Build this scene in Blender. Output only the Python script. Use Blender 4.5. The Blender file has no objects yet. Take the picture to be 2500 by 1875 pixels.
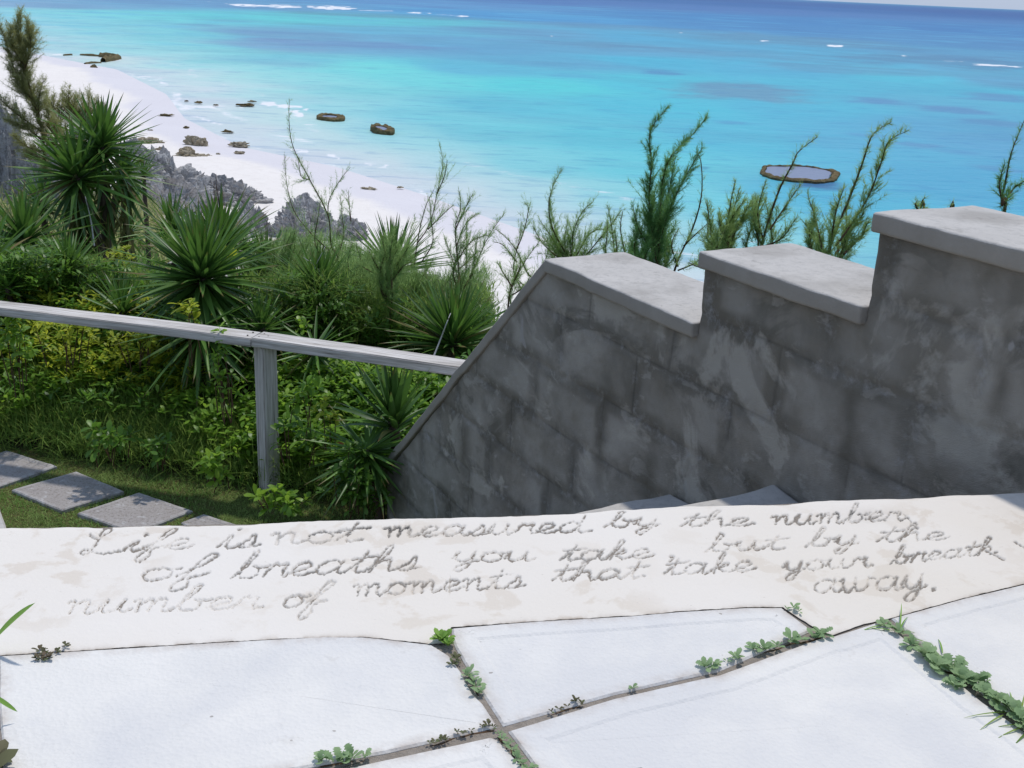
import bpy, bmesh, math, random
import numpy as np
from mathutils import Vector, Matrix, noise

random.seed(7); rng = np.random.default_rng(7)
scene = bpy.context.scene
C = scene.collection
R = math.radians
EYE = np.array([0., 0., 15.])

# ------------------------------------------------------------------ camera
F = 2750.0                       # focal length in photograph pixels (2500 x 1875)
ROLL = R(2.6)
_yc = 24 - math.tan(ROLL) * 1250
PITCH = math.atan((937.5 - _yc) * math.cos(ROLL) / F)
_f = np.array([0, math.cos(PITCH), -math.sin(PITCH)])
_u0 = np.array([0, math.sin(PITCH), math.cos(PITCH)])
_r0 = np.array([1., 0, 0])
_r = _r0 * math.cos(ROLL) + _u0 * math.sin(ROLL)
_u = _u0 * math.cos(ROLL) - _r0 * math.sin(ROLL)
cam = bpy.data.cameras.new('camera'); camo = bpy.data.objects.new('camera', cam); C.objects.link(camo)
cam.sensor_fit = 'HORIZONTAL'; cam.sensor_width = 36; cam.lens = 36 * F / 2500
cam.clip_start = 0.05; cam.clip_end = 200000
m = Matrix(((_r[0], _u[0], -_f[0], EYE[0]), (_r[1], _u[1], -_f[1], EYE[1]), (_r[2], _u[2], -_f[2], EYE[2]), (0, 0, 0, 1)))
camo.matrix_world = m
scene.camera = camo

# ------------------------------------------------------------------ light
SUN_AZ, SUN_EL = R(26), R(69)
w = bpy.data.worlds.new('World'); scene.world = w; w.use_nodes = True
nt = w.node_tree; bg = nt.nodes['Background']
sky = nt.nodes.new('ShaderNodeTexSky'); sky.sky_type = 'NISHITA'; sky.sun_disc = False
sky.sun_elevation = SUN_EL; sky.sun_rotation = SUN_AZ; sky.air_density = 1.0; sky.dust_density = 0.2; sky.ozone_density = 1.0
# pale sea haze low in the sky, the same all the way round
tc = nt.nodes.new('ShaderNodeTexCoord'); sx = nt.nodes.new('ShaderNodeSeparateXYZ'); rm = nt.nodes.new('ShaderNodeMapRange'); mxs = nt.nodes.new('ShaderNodeMix'); mxs.data_type = 'RGBA'
nt.links.new(tc.outputs['Generated'], sx.inputs[0]); nt.links.new(sx.outputs[2], rm.inputs[0])
rm.inputs[1].default_value = 0.0; rm.inputs[2].default_value = 0.35; rm.inputs[3].default_value = .97; rm.inputs[4].default_value = 0.5
nt.links.new(rm.outputs[0], mxs.inputs[0]); nt.links.new(sky.outputs[0], mxs.inputs[6]); mxs.inputs[7].default_value = (2.15, 2.6, 3.45, 1)
nt.links.new(mxs.outputs[2], bg.inputs[0]); bg.inputs[1].default_value = 0.15
sl = bpy.data.lights.new('sun', 'SUN'); sl.energy = 2.05; sl.angle = R(2.5); sl.color = (1, .96, .9)
so = bpy.data.objects.new('sun', sl); C.objects.link(so)
sd = Vector((math.sin(SUN_AZ) * math.cos(SUN_EL), math.cos(SUN_AZ) * math.cos(SUN_EL), math.sin(SUN_EL)))
so.rotation_euler = sd.to_track_quat('Z', 'Y').to_euler(); so.location = (0, 0, 60)
vs = scene.view_settings; vs.view_transform = 'Standard'; vs.look = 'None'; vs.gamma = 1; vs.use_curve_mapping = False
vs.exposure = 0.42

# ------------------------------------------------------------------ helpers
def ray(x, y):
    x = np.asarray(x, float); y = np.asarray(y, float)
    return _f + (x[..., None] - 1250) / F * _r + (937.5 - y[..., None]) / F * _u
def atz(x, y, dz):               # where the sight line through a photograph pixel meets the level dz below the eye
    v = ray(x, y); return EYE + v * (dz / v[..., 2])[..., None]
def atr(x, y, r):                # ... at horizontal distance r
    v = ray(x, y); return EYE + v * (r / np.hypot(v[..., 0], v[..., 1]))[..., None]
def lin(r, g, b):
    f = lambda c: (c / 255 / 12.92) if c / 255 < .04045 else ((c / 255 + .055) / 1.055) ** 2.4
    return (f(r), f(g), f(b))
def smooth(x): x = np.clip(x, 0, 1); return x * x * (3 - 2 * x)

def mesh_obj(name, verts, faces, mat=None, parent=None, shade=False, attrs=None, colors=None):
    me = bpy.data.meshes.new(name)
    verts = np.asarray(verts, np.float32).reshape(-1, 3)
    if isinstance(faces, np.ndarray):
        n, k = faces.shape
        me.vertices.add(len(verts)); me.vertices.foreach_set('co', verts.ravel())
        me.loops.add(n * k); me.loops.foreach_set('vertex_index', faces.astype(np.int32).ravel())
        me.polygons.add(n); me.polygons.foreach_set('loop_start', np.arange(0, n * k, k, dtype=np.int32))
        me.update(calc_edges=True)
    else:
        me.from_pydata([tuple(v) for v in verts], [], [tuple(f) for f in faces]); me.update()
    for k_, a in (attrs or {}).items():
        at = me.attributes.new(k_, 'FLOAT', 'POINT'); at.data.foreach_set('value', np.asarray(a, np.float32))
    for k_, a in (colors or {}).items():
        a = np.asarray(a, np.float32); a = np.concatenate([a, np.ones((len(a), 1), np.float32)], 1)
        at = me.attributes.new(k_, 'FLOAT_COLOR', 'POINT'); at.data.foreach_set('color', a.ravel())
    if shade: me.polygons.foreach_set('use_smooth', np.ones(len(me.polygons), bool))
    if mat: me.materials.append(mat)
    o = bpy.data.objects.new(name, me); C.objects.link(o)
    if parent: o.parent = parent
    return o
def tag(o, label, cat, group=None):
    o['label'] = label; o['category'] = cat
    if group: o['group'] = group
    return o
def struct(o): o['kind'] = 'structure'; return o
def empty(name, loc, label=None, cat=None, group=None):
    o = bpy.data.objects.new(name, None); C.objects.link(o); o.location = Vector(loc); o.empty_display_size = .05
    if label: tag(o, label, cat, group)
    return o
def adopt(o, p):                  # parent o (placed in world space) under an unrotated thing p
    o.parent = p; o.matrix_parent_inverse = Matrix.Translation(-Vector(p.location)); return o
def grid_faces(nu, nv, off=0):
    i = np.arange(nu - 1)[:, None] * nv + np.arange(nv - 1)[None, :]
    i = i.ravel() + off
    return np.stack([i, i + nv, i + nv + 1, i + 1], 1)
def nz(p, s, oct=4, seed=0.0):
    return noise.fractal(Vector((p[0] * s + seed, p[1] * s + seed * 1.7, p[2] * s - seed)), 1.0, 2.0, oct)

# vectorised value noise on a plane
_perm = rng.random((256, 256))
def vn(x, y):
    xi = np.floor(x).astype(int); yi = np.floor(y).astype(int); xf = x - xi; yf = y - yi
    u = xf * xf * (3 - 2 * xf); v = yf * yf * (3 - 2 * yf)
    g = lambda a, b: _perm[a % 256, b % 256]
    return (g(xi, yi) * (1 - u) + g(xi + 1, yi) * u) * (1 - v) + (g(xi, yi + 1) * (1 - u) + g(xi + 1, yi + 1) * u) * v
def fbm(x, y, o=4):
    s = 0; a = .5
    for _ in range(o): s = s + a * vn(x, y); x = x * 2.03 + 17.3; y = y * 2.03 + 9.1; a *= .5
    return s / (1 - .5 ** o)

# ------------------------------------------------------------------ materials
class NT:
    def __init__(s, name):
        s.m = bpy.data.materials.new(name); s.m.use_nodes = True; s.t = s.m.node_tree
        s.b = s.t.nodes['Principled BSDF']; s.out = s.t.nodes['Material Output']
    def n(s, typ, **kw):
        nd = s.t.nodes.new(typ)
        for k, v in kw.items():
            if k in nd.inputs.keys() if isinstance(k, str) else False: pass
            setattr(nd, k, v)
        return nd
    def l(s, a, b): s.t.links.new(a, b)
    def val(s, x): return x
    def co(s, which='Object', scale=(1, 1, 1), rot=(0, 0, 0)):
        if which == 'Position': src = s.n('ShaderNodeNewGeometry').outputs['Position']
        else: src = s.n('ShaderNodeTexCoord').outputs[which]
        mp = s.n('ShaderNodeMapping'); mp.inputs['Scale'].default_value = scale; mp.inputs['Rotation'].default_value = rot
        s.l(src, mp.inputs['Vector']); return mp.outputs[0]
    def noise(s, vec, scale, detail=4, rough=.55, dist=0):
        nd = s.n('ShaderNodeTexNoise'); nd.inputs['Scale'].default_value = scale; nd.inputs['Detail'].default_value = detail
        nd.inputs['Roughness'].default_value = rough; nd.inputs['Distortion'].default_value = dist
        if vec is not None: s.l(vec, nd.inputs['Vector'])
        return nd.outputs['Fac']
    def ramp(s, fac, stops):
        nd = s.n('ShaderNodeValToRGB'); e = nd.color_ramp.elements
        while len(e) < len(stops): e.new(.5)
        for i, (p, c) in enumerate(stops):
            e[i].position = p; e[i].color = (c, c, c, 1) if isinstance(c, (int, float)) else (*c, 1)
        s.l(fac, nd.inputs[0]); return nd.outputs[0]
    def mix(s, fac, a, b, mode='MIX'):
        nd = s.n('ShaderNodeMix', data_type='RGBA', blend_type=mode)
        for i, v in ((0, fac), (6, a), (7, b)):
            if hasattr(v, 'is_linked'): s.l(v, nd.inputs[i])
            elif isinstance(v, (int, float)): nd.inputs[i].default_value = v if i == 0 else (v, v, v, 1)
            else: nd.inputs[i].default_value = (*v, 1)
        return nd.outputs[2]
    def math(s, op, a, b=0.0):
        nd = s.n('ShaderNodeMath', operation=op)
        for i, v in ((0, a), (1, b)):
            if hasattr(v, 'is_linked'): s.l(v, nd.inputs[i])
            else: nd.inputs[i].default_value = v
        return nd.outputs[0]
    def attr(s, name):
        nd = s.n('ShaderNodeAttribute'); nd.attribute_name = name; return nd
    def bump(s, h, strength=.3, dist=.01):
        nd = s.n('ShaderNodeBump'); nd.inputs['Strength'].default_value = strength; nd.inputs['Distance'].default_value = dist
        s.l(h, nd.inputs['Height']); s.l(nd.outputs[0], s.b.inputs['Normal']); return nd
    def col(s, c):
        if hasattr(c, 'is_linked'): s.l(c, s.b.inputs['Base Color'])
        else: s.b.inputs['Base Color'].default_value = (*c, 1)
    def rough(s, r, spec=.3):
        if hasattr(r, 'is_linked'): s.l(r, s.b.inputs['Roughness'])
        else: s.b.inputs['Roughness'].default_value = r
        s.b.inputs['Specular IOR Level'].default_value = spec

def leaf_mat(name, dark, mid, light, tip=None, transl=.3, rough=.45, spec=.35):
    """leaves: colour varies from plant piece to plant piece (Object random or the attribute tint)"""
    s = NT(name)
    tint = s.attr('tint').outputs['Fac']
    rnd = s.n('ShaderNodeObjectInfo').outputs['Random']
    f = s.math('FRACT', s.math('ADD', tint, s.math('MULTIPLY', rnd, 1.0)))
    c = s.ramp(f, [(0, dark), (.5, mid), (1, light)])
    n_ = s.noise(s.co('Position'), 3.0, 3)
    c = s.mix(s.ramp(n_, [(.35, 0.0), (.65, .5)]), c, light)
    if tip:
        t = s.attr('along').outputs['Fac']
        lim = s.math('ADD', t, s.math('MULTIPLY', rnd, .12))
        c = s.mix(s.ramp(lim, [(.90, 0.0), (1.0, .9)]), c, tip)
    s.col(c); s.rough(rough, spec)
    tr = s.n('ShaderNodeBsdfTranslucent'); s.l(s.mix(.6, c, tuple(min(x * 1.3, .6) for x in light)), tr.inputs[0])
    mx = s.n('ShaderNodeMixShader'); mx.inputs[0].default_value = transl
    s.l(s.b.outputs[0], mx.inputs[1]); s.l(tr.outputs[0], mx.inputs[2]); s.l(mx.outputs[0], s.out.inputs[0])
    return s.m

M = {}
M['yucca'] = leaf_mat('yucca_leaf', (.022, .058, .014), (.05, .115, .024), (.13, .26, .045), (.16, .10, .04), .28, .42, .4)
M['yucca_dry'] = leaf_mat('dry_yucca_leaf', (.09, .085, .03), (.17, .13, .06), (.13, .15, .04), (.12, .07, .03), .15, .7, .1)
M['feather'] = leaf_mat('needle_green', (.13, .24, .09), (.20, .33, .11), (.31, .43, .15), None, .65, .6, .1)
M['feather_dark'] = leaf_mat('needle_dark_green', (.07, .20, .09), (.12, .28, .11), (.21, .38, .12), None, .6, .6, .15)
M['olive'] = leaf_mat('olive_needles', (.15, .21, .11), (.26, .31, .14), (.38, .37, .15), None, .6, .6, .15)
M['broad'] = leaf_mat('broad_leaf', (.07, .17, .02), (.13, .27, .03), (.28, .44, .05), None, .5, .4, .4)
M['broad_dark'] = leaf_mat('dark_broad_leaf', (.03, .08, .012), (.06, .145, .02), (.15, .29, .035), None, .45, .4, .35)
M['yellow'] = leaf_mat('yellow_green_leaf', (.16, .27, .03), (.30, .40, .035), (.48, .52, .05), None, .55, .45, .3)
M['grass'] = leaf_mat('long_grass', (.07, .17, .03), (.13, .26, .045), (.26, .35, .08), None, .5, .55, .2)
M['lawn'] = leaf_mat('lawn_grass', (.09, .19, .035), (.15, .27, .05), (.25, .31, .10), None, .25, .6, .15)
M['weed'] = leaf_mat('weed_leaf', (.15, .25, .11), (.21, .32, .15), (.30, .41, .21), None, .3, .7, .15)
M['weed_red'] = leaf_mat('reddish_weed_leaf', (.08, .07, .04), (.13, .09, .06), (.12, .15, .06), None, .2, .6, .2)
M['weed_bright'] = leaf_mat('bright_weed_leaf', (.12, .25, .04), (.17, .33, .06), (.25, .40, .08), None, .3, .6, .2)

def bark(name, a, b):
    s = NT(name); v = s.co('Position', (1, 1, .35))
    s.col(s.mix(s.noise(v, 40, 4), a, b)); s.rough(.9, .1); s.bump(s.noise(v, 90, 3), .6, .004); return s.m
M['bark'] = bark('bark', (.05, .035, .025), (.13, .10, .075))
M['twig'] = bark('twig_bark', (.07, .04, .025), (.13, .085, .05))
M['grey_twig'] = bark('bleached_wood', (.35, .34, .33), (.6, .58, .56))

def stone_mat(name, a, b, c, sc=1.0, bump=.6, bd=.02):
    s = NT(name); v = s.co('Position')
    f = s.noise(v, 1.6 * sc, 8, .65, .4)
    g = s.noise(v, 9 * sc, 6, .7)
    col = s.ramp(f, [(.32, a), (.5, b), (.68, c)])
    col = s.mix(s.ramp(g, [(.35, .75), (.55, 0.0)]), col, tuple(x * .45 for x in a))
    s.col(col); s.rough(.95, .1); s.bump(s.math('ADD', g, s.noise(v, 28 * sc, 5, .7)), bump, bd); return s.m
M['cliff'] = stone_mat('grey_limestone', (.33, .315, .305), (.48, .46, .445), (.67, .65, .62), .8, .8, .08)
M['tan_rock'] = stone_mat('tan_beach_rock', (.34, .27, .18), (.52, .44, .31), (.66, .59, .47), 1.2, 1.0, .1)
M['reef_rock'] = stone_mat('reef_rock', (.12, .09, .05), (.21, .16, .08), (.32, .26, .14), 1.4, 1.0, .1)

# white painted slabs
def slab_material():
    s = NT('white_slab'); v = s.co('Position')
    base = s.mix(s.ramp(s.noise(v, 5, 5, .6), [(.35, 0.0), (.7, 1.0)]), (.655, .63, .59), (.70, .67, .625))
    sp = s.ramp(s.noise(v, 60, 3, .7), [(.70, 0.0), (.78, .5)])
    base = s.mix(sp, base, (.50, .49, .47))
    base = s.mix(s.ramp(s.noise(v, 2.3, 6, .65, .3), [(.46, 0.0), (.62, .6)]), base, (.555, .545, .54))
    base = s.mix(s.ramp(s.noise(v, 38, 2, .5), [(.745, 0.0), (.76, .8)]), base, (.28, .25, .22))
    base = s.mix(s.ramp(s.noise(v, 11, 6, .75), [(.62, 0.0), (.68, .35)]), base, (.52, .49, .45))
    rim = s.attr('edge').outputs['Fac']                      # grime that sits at the slab's rim
    g = s.math('MULTIPLY', rim, s.ramp(s.noise(v, 22, 5, .7), [(.38, 0.0), (.62, 1.0)]))
    base = s.mix(s.math('MULTIPLY', g, .75), base, (.42, .36, .31))
    s.col(base); s.rough(.75, .25)
    vo = s.n('ShaderNodeTexVoronoi'); vo.inputs['Scale'].default_value = 150; s.l(v, vo.inputs['Vector'])
    h = s.math('ADD', s.math('MULTIPLY', vo.outputs['Distance'], .6), s.math('MULTIPLY', s.noise(v, 30, 6, .65), 1.6))
    s.bump(h, .4, .004); return s.m
M['slab'] = slab_material()

def ledge_material():
    s = NT('cream_cement'); v = s.co('Position')
    base = s.mix(s.noise(v, 3, 4), (.685, .63, .565), (.715, .67, .615))
    # worn patches where the beige cement shows through the whitewash
    p = s.ramp(s.noise(v, 9, 7, .62, .3), [(.53, 0.0), (.58, 1.0)])
    q = s.ramp(s.noise(v, 2.2, 2), [(.40, 0.0), (.55, 1.0)])
    base = s.mix(s.math('MULTIPLY', s.math('MULTIPLY', p, q), .55), base, (.55, .47, .385))
    warm = s.ramp(s.noise(s.co('Position', (1, 1, 1)), 1.1, 3), [(.45, 0.0), (.7, .5)])
    base = s.mix(warm, base, (.64, .575, .48))
    sp = s.ramp(s.noise(v, 75, 4, .75), [(.66, 0.0), (.72, .7)])
    base = s.mix(sp, base, (.45, .40, .36))
    ew = s.attr('dirt_shade').outputs['Fac']
    d = s.math('MULTIPLY', ew, s.ramp(s.noise(v, 60, 5, .75), [(.30, .25), (.58, 1.0)]))
    base = s.mix(d, base, (.30, .24, .19))
    g = s.attr('grime').outputs['Fac']
    gg = s.math('MULTIPLY', g, s.ramp(s.noise(v, 130, 4, .8), [(.34, .35), (.48, 1.0)]))
    base = s.mix(gg, base, (.075, .073, .068))
    s.col(base); s.rough(.85, .2)
    s.bump(s.math('ADD', s.noise(v, 30, 5, .6), s.math('MULTIPLY', s.noise(v, 160, 3), .5)), .35, .004); return s.m
M['ledge'] = ledge_material()

def wall_material():
    s = NT('grey_cement_render'); v = s.co('Position')
    n1 = s.noise(v, 2.6, 6, .6, .5); n2 = s.noise(v, 9, 6, .65)
    base = s.ramp(n1, [(.30, (.18, .156, .12)), (.46, (.24, .215, .175)), (.58, (.34, .308, .262)), (.75, (.42, .385, .335))])
    base = s.mix(s.ramp(n2, [(.35, .45), (.6, 0.0)]), base, (.19, .177, .155))
    n3 = s.noise(v, 1.9, 7, .62, .8)
    base = s.mix(s.ramp(n3, [(.545, 0.0), (.575, .62)]), base, (.135, .122, .098))
    n5 = s.noise(s.co('Position', (1, 1, 1), (.3, .5, .9)), 3.1, 6, .6, .5)
    base = s.mix(s.ramp(n5, [(.55, 0.0), (.60, .6)]), base, (.52, .478, .41))
    n4 = s.noise(s.co('Position', (1, 1, 2)), 6.5, 5, .6, .4)
    base = s.mix(s.ramp(n4, [(.60, 0.0), (.64, .35)]), base, (.50, .465, .41))
    ce = s.attr('centre').outputs['Fac']; cf = s.math('MULTIPLY', ce, s.ramp(s.noise(v, 3.3, 4, .6, .3), [(.40, 0.0), (.62, .6)]))
    base = s.mix(cf, base, (.40, .368, .32))
    j = s.attr('joint').outputs['Fac']
    jd = s.math('MULTIPLY', j, s.ramp(s.noise(v, 5, 4, .7, .6), [(.40, 1.0), (.55, .15)]))
    base = s.mix(s.math('MULTIPLY', jd, .55), base, (.115, .105, .088))
    jl = s.math('MULTIPLY', j, s.ramp(s.noise(v, 14, 5, .75), [(.53, 0.0), (.70, .7)]))
    base = s.mix(jl, base, (.40, .385, .37))
    cr = s.attr('crack').outputs['Fac']; base = s.mix(s.math('MULTIPLY', cr, .4), base, (.05, .044, .036))
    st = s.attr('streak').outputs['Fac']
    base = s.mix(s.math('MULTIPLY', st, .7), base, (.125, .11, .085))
    pl = s.ramp(s.noise(v, 4.3, 3, .5, 1.2), [(.70, 0.0), (.715, .75)])
    base = s.mix(pl, base, (.38, .355, .33))
    s.col(base); s.rough(.9, .15)
    s.bump(s.math('ADD', s.math('MULTIPLY', s.noise(v, 18, 7, .7), 1.8), s.noise(s.co('Position', (1, 1, 5)), 90, 5, .7)), .7, .007); return s.m
M['wall'] = wall_material()
def cap_material():
    s = NT('grey_cement_cap'); v = s.co('Position')
    base = s.mix(s.noise(v, 6, 6, .65), (.38, .36, .335), (.54, .51, .475))
    base = s.mix(s.ramp(s.noise(v, 45, 4, .7), [(.36, .3), (.5, 0.0)]), base, (.26, .25, .24))
    base = s.mix(s.ramp(s.noise(v, 3.1, 5, .6), [(.34, .6), (.5, 0.0)]), base, (.27, .25, .225))
    base = s.mix(s.ramp(s.noise(v, 14, 7, .75, .5), [(.58, 0.0), (.66, .45)]), base, (.20, .185, .165))
    # shade put into the colour of the upright faces; the tops are bleached and worn
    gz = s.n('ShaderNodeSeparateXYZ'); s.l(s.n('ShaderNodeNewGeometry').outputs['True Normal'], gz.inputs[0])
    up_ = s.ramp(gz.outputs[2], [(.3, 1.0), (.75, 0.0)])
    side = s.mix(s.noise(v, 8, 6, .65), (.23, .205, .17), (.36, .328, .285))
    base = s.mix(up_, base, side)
    s.col(base); s.rough(.9, .15)
    s.bump(s.math('ADD', s.noise(v, 25, 5, .65), s.noise(v, 140, 3, .6)), .4, .005); return s.m
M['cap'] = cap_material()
def wood_material():
    s = NT('weathered_wood'); v = s.co('Object', (2.2, 60, 60))
    g = s.noise(v, 1.6, 5, .6, .6); g2 = s.noise(s.co('Object', (1, 18, 18)), 3, 3)
    base = s.ramp(g, [(.3, (.33, .30, .265)), (.5, (.52, .485, .45)), (.7, (.67, .645, .62))])
    base = s.mix(s.ramp(g2, [(.3, .5), (.55, 0.0)]), base, (.17, .15, .13))
    base = s.mix(s.ramp(g, [(.30, .8), (.36, 0.0)]), base, (.06, .05, .045))
    s.col(base); s.rough(.85, .15); s.bump(g, .6, .004); return s.m
M['wood'] = wood_material()
def paver_material():
    s = NT('concrete_paver'); v = s.co('Position')
    base = s.mix(s.noise(v, 5, 6, .65), (.26, .23, .215), (.38, .36, .35))
    base = s.mix(s.ramp(s.noise(v, 17, 3, .5), [(.60, 0.0), (.68, .55)]), base, (.50, .49, .49))
    base = s.mix(s.ramp(s.noise(v, 60, 4, .8), [(.36, .6), (.5, 0.0)]), base, (.13, .11, .09))
    e = s.attr('edge').outputs['Fac']
    base = s.mix(s.math('MULTIPLY', e, s.ramp(s.noise(v, 25, 4), [(.4, 0.0), (.6, .7)])), base, (.45, .44, .43))
    s.col(base); s.rough(.95, .1); s.bump(s.noise(v, 60, 5, .7), .6, .006); return s.m
M['paver'] = paver_material()
def soil_material(name, a, b, c=None):
    s = NT(name); v = s.co('Position')
    base = s.mix(s.noise(v, 12, 6, .7), a, b)
    if c: base = s.mix(s.ramp(s.noise(v, 3, 4, .6), [(.45, 0.0), (.65, .7)]), base, c)
    s.col(base); s.rough(1, .05); s.bump(s.noise(v, 50, 5, .7), .8, .02); return s.m
M['soil'] = soil_material('dark_soil', (.022, .017, .012), (.055, .04, .026), (.03, .04, .015))
M['turf'] = soil_material('turf_soil', (.08, .085, .03), (.13, .12, .05), (.08, .13, .035))
M['joint'] = soil_material('joint_dirt', (.17, .14, .11), (.42, .37, .32))
def sand_material():
    s = NT('pale_sand'); v = s.co('Position')
    wet = s.attr('wet').outputs['Fac']
    dry = s.mix(s.noise(v, .25, 5), (.70, .65, .60), (.76, .71, .665))
    dry = s.mix(s.ramp(s.noise(v, 1.6, 5, .7), [(.35, .35), (.5, 0.0)]), dry, (.58, .52, .48))
    wc = s.mix(s.noise(s.co('Position', (1, 1, 1)), .15, 4), (.58, .55, .565), (.65, .62, .63))
    s.col(s.mix(wet, dry, wc)); s.rough(.9, .15); s.bump(s.noise(v, 1.2, 6, .7), .5, .15); return s.m
M['sand'] = sand_material()
def sea_material():
    s = NT('sea_water')
    c = s.attr('seabed').outputs['Color']
    v = s.co('Position')
    n1 = s.noise(s.co('Position', (.6, 1, 1), (0, 0, .3)), .035, 7, .62, .3)       # sand and weed seen through the water
    c = s.mix(s.ramp(n1, [(.36, .4), (.52, 0.0)]), c, s.mix(.5, c, (.07, .17, .30)))
    n2 = s.noise(s.co('Position', (.35, 1, 1), (0, 0, .15)), .55, 5, .6)
    c = s.mix(s.ramp(n2, [(.36, .42), (.47, 0.0)]), c, s.mix(.6, c, (.03, .16, .36)))
    fo = s.attr('foam').outputs['Fac']
    fn = s.noise(s.co('Position', (.5, 1, 1)), .9, 6, .7, .5)
    f = s.ramp(s.math('ADD', s.math('MULTIPLY', fo, 1.0), s.math('MULTIPLY', s.math('SUBTRACT', fn, .5), 1.3)), [(.45, 0.0), (.72, 1.0)])
    c = s.mix(s.math('MULTIPLY', f, s.math('MINIMUM', s.math('MULTIPLY', fo, 4.0), 1.0)), c, (.70, .70, .71))
    s.col(c); s.rough(s.math('ADD', .4, s.math('MULTIPLY', f, .5)), .05)
    w1 = s.noise(s.co('Position', (.45, 1, 1), (0, 0, .2)), 1.3, 6, .6)
    w2 = s.noise(s.co('Position', (.5, 1, 1), (0, 0, -.3)), .22, 4, .6)
    s.bump(s.math('ADD', w1, s.math('MULTIPLY', w2, 2.5)), .55, .35); return s.m
M['sea'] = sea_material()
def pool_material():
    s = NT('reef_pool_water'); v = s.co('Position')
    s.col(s.mix(s.noise(v, 1.2, 5, .65), (.15, .18, .26), (.23, .26, .35))); s.rough(.4, .08); s.bump(s.noise(v, 4, 4), .2, .05); return s.m
M['pool'] = pool_material()

# ------------------------------------------------------------------ the lie of the land
RP0 = np.array([-1.40, 5.93]); RD = np.array([.9735, -.2287]); RN = np.array([.2287, .9735])
def dline(x, y): return (x - RP0[0]) * RN[0] + (y - RP0[1]) * RN[1]
def H(x, y):
    x = np.asarray(x, float); y = np.asarray(y, float)
    d = dline(x, y)
    zl = np.interp(d, [-20, 0, .9, 1.7, 4, 9, 18, 27, 31, 36, 70], [-2.8, -2.8, -2.38, -2.45, -3.1, -4.2, -5.8, -7.2, -10, -14.6, -15.4])
    zr = np.interp(d, [-20, 0, .7, 1.2, 2.5, 4.5, 10, 16, 23, 70], [-2.8, -2.8, -2.55, -2.62, -3.4, -4.8, -8.8, -12.8, -14.9, -15.4])
    az = np.degrees(np.arctan2(x, y)); t = smooth((az + 19) / 7)
    return EYE[2] + zl * (1 - t) + zr * t
SH = np.array([(-330, 470), (-200, 330), (-130, 250), (-93.2, 206.2), (-80.3, 192.3), (-68.9, 180.1), (-51.1, 146.5), (-41.8, 122.3), (-30.3, 101.6),
               (-19.7, 92.1), (-12.1, 81.8), (-2.9, 68), (.3, 61.8), (5.3, 58), (16, 51), (40, 42), (90, 30), (200, 10)], float)
def shore(x, y):                  # metres inland of the dry sand's edge (negative towards the sea)
    P = np.stack([x, y], -1); best = np.full(x.shape, 1e9); sg = np.zeros(x.shape)
    for a, b in zip(SH[:-1], SH[1:]):
        ab = b - a; t = np.clip(((P - a) @ ab) / (ab @ ab), 0, 1); q = a + t[..., None] * ab
        d = np.hypot(*(np.moveaxis(P - q, -1, 0))); cr = ab[0] * (P[..., 1] - a[1]) - ab[1] * (P[..., 0] - a[0])
        k = d < best; best = np.where(k, d, best); sg = np.where(k, -np.sign(cr), sg)
    return best * sg
def sandz(d): return np.where(d > -5, (d + 5) * .035, (d + 5) * .05)

# hillside under the planting (also the lawn below it)
xs = np.concatenate([np.linspace(-60, -12, 40), np.linspace(-11.5, 14, 150), np.linspace(15, 60, 30)])
ys = np.concatenate([np.linspace(-12, 4.5, 14), np.linspace(4.7, 16, 110), np.linspace(17, 50, 50)])
X, Y = np.meshgrid(xs, ys, indexing='ij')
Z = H(X, Y) + (fbm(X * .9, Y * .9) - .5) * np.clip(dline(X, Y) * .25, 0, 1.0)
hill = struct(mesh_obj('hillside_ground', np.stack([X, Y, Z], -1), grid_faces(len(xs), len(ys)), M['soil'], shade=True))
# beach
az = np.radians(np.linspace(-75, 60, 320)); rr = np.geomspace(24, 420, 260)
A_, R_ = np.meshgrid(az, rr, indexing='ij'); X = np.sin(A_) * R_; Y = np.cos(A_) * R_
D = shore(X, Y)
Z = np.minimum(sandz(D), 1.6) + (fbm(X * .35, Y * .35) - .5) * .22 * smooth((D - .5) / 6) + .02
wet = 1 - smooth((D + .6 + (fbm(X * .12, Y * .12) - .5) * 5) / 1.6)
struct(mesh_obj('beach_sand', np.stack([X, Y, Z], -1), grid_faces(len(az), len(rr)), M['sand'], shade=True, attrs={'wet': wet.ravel()}))

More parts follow.
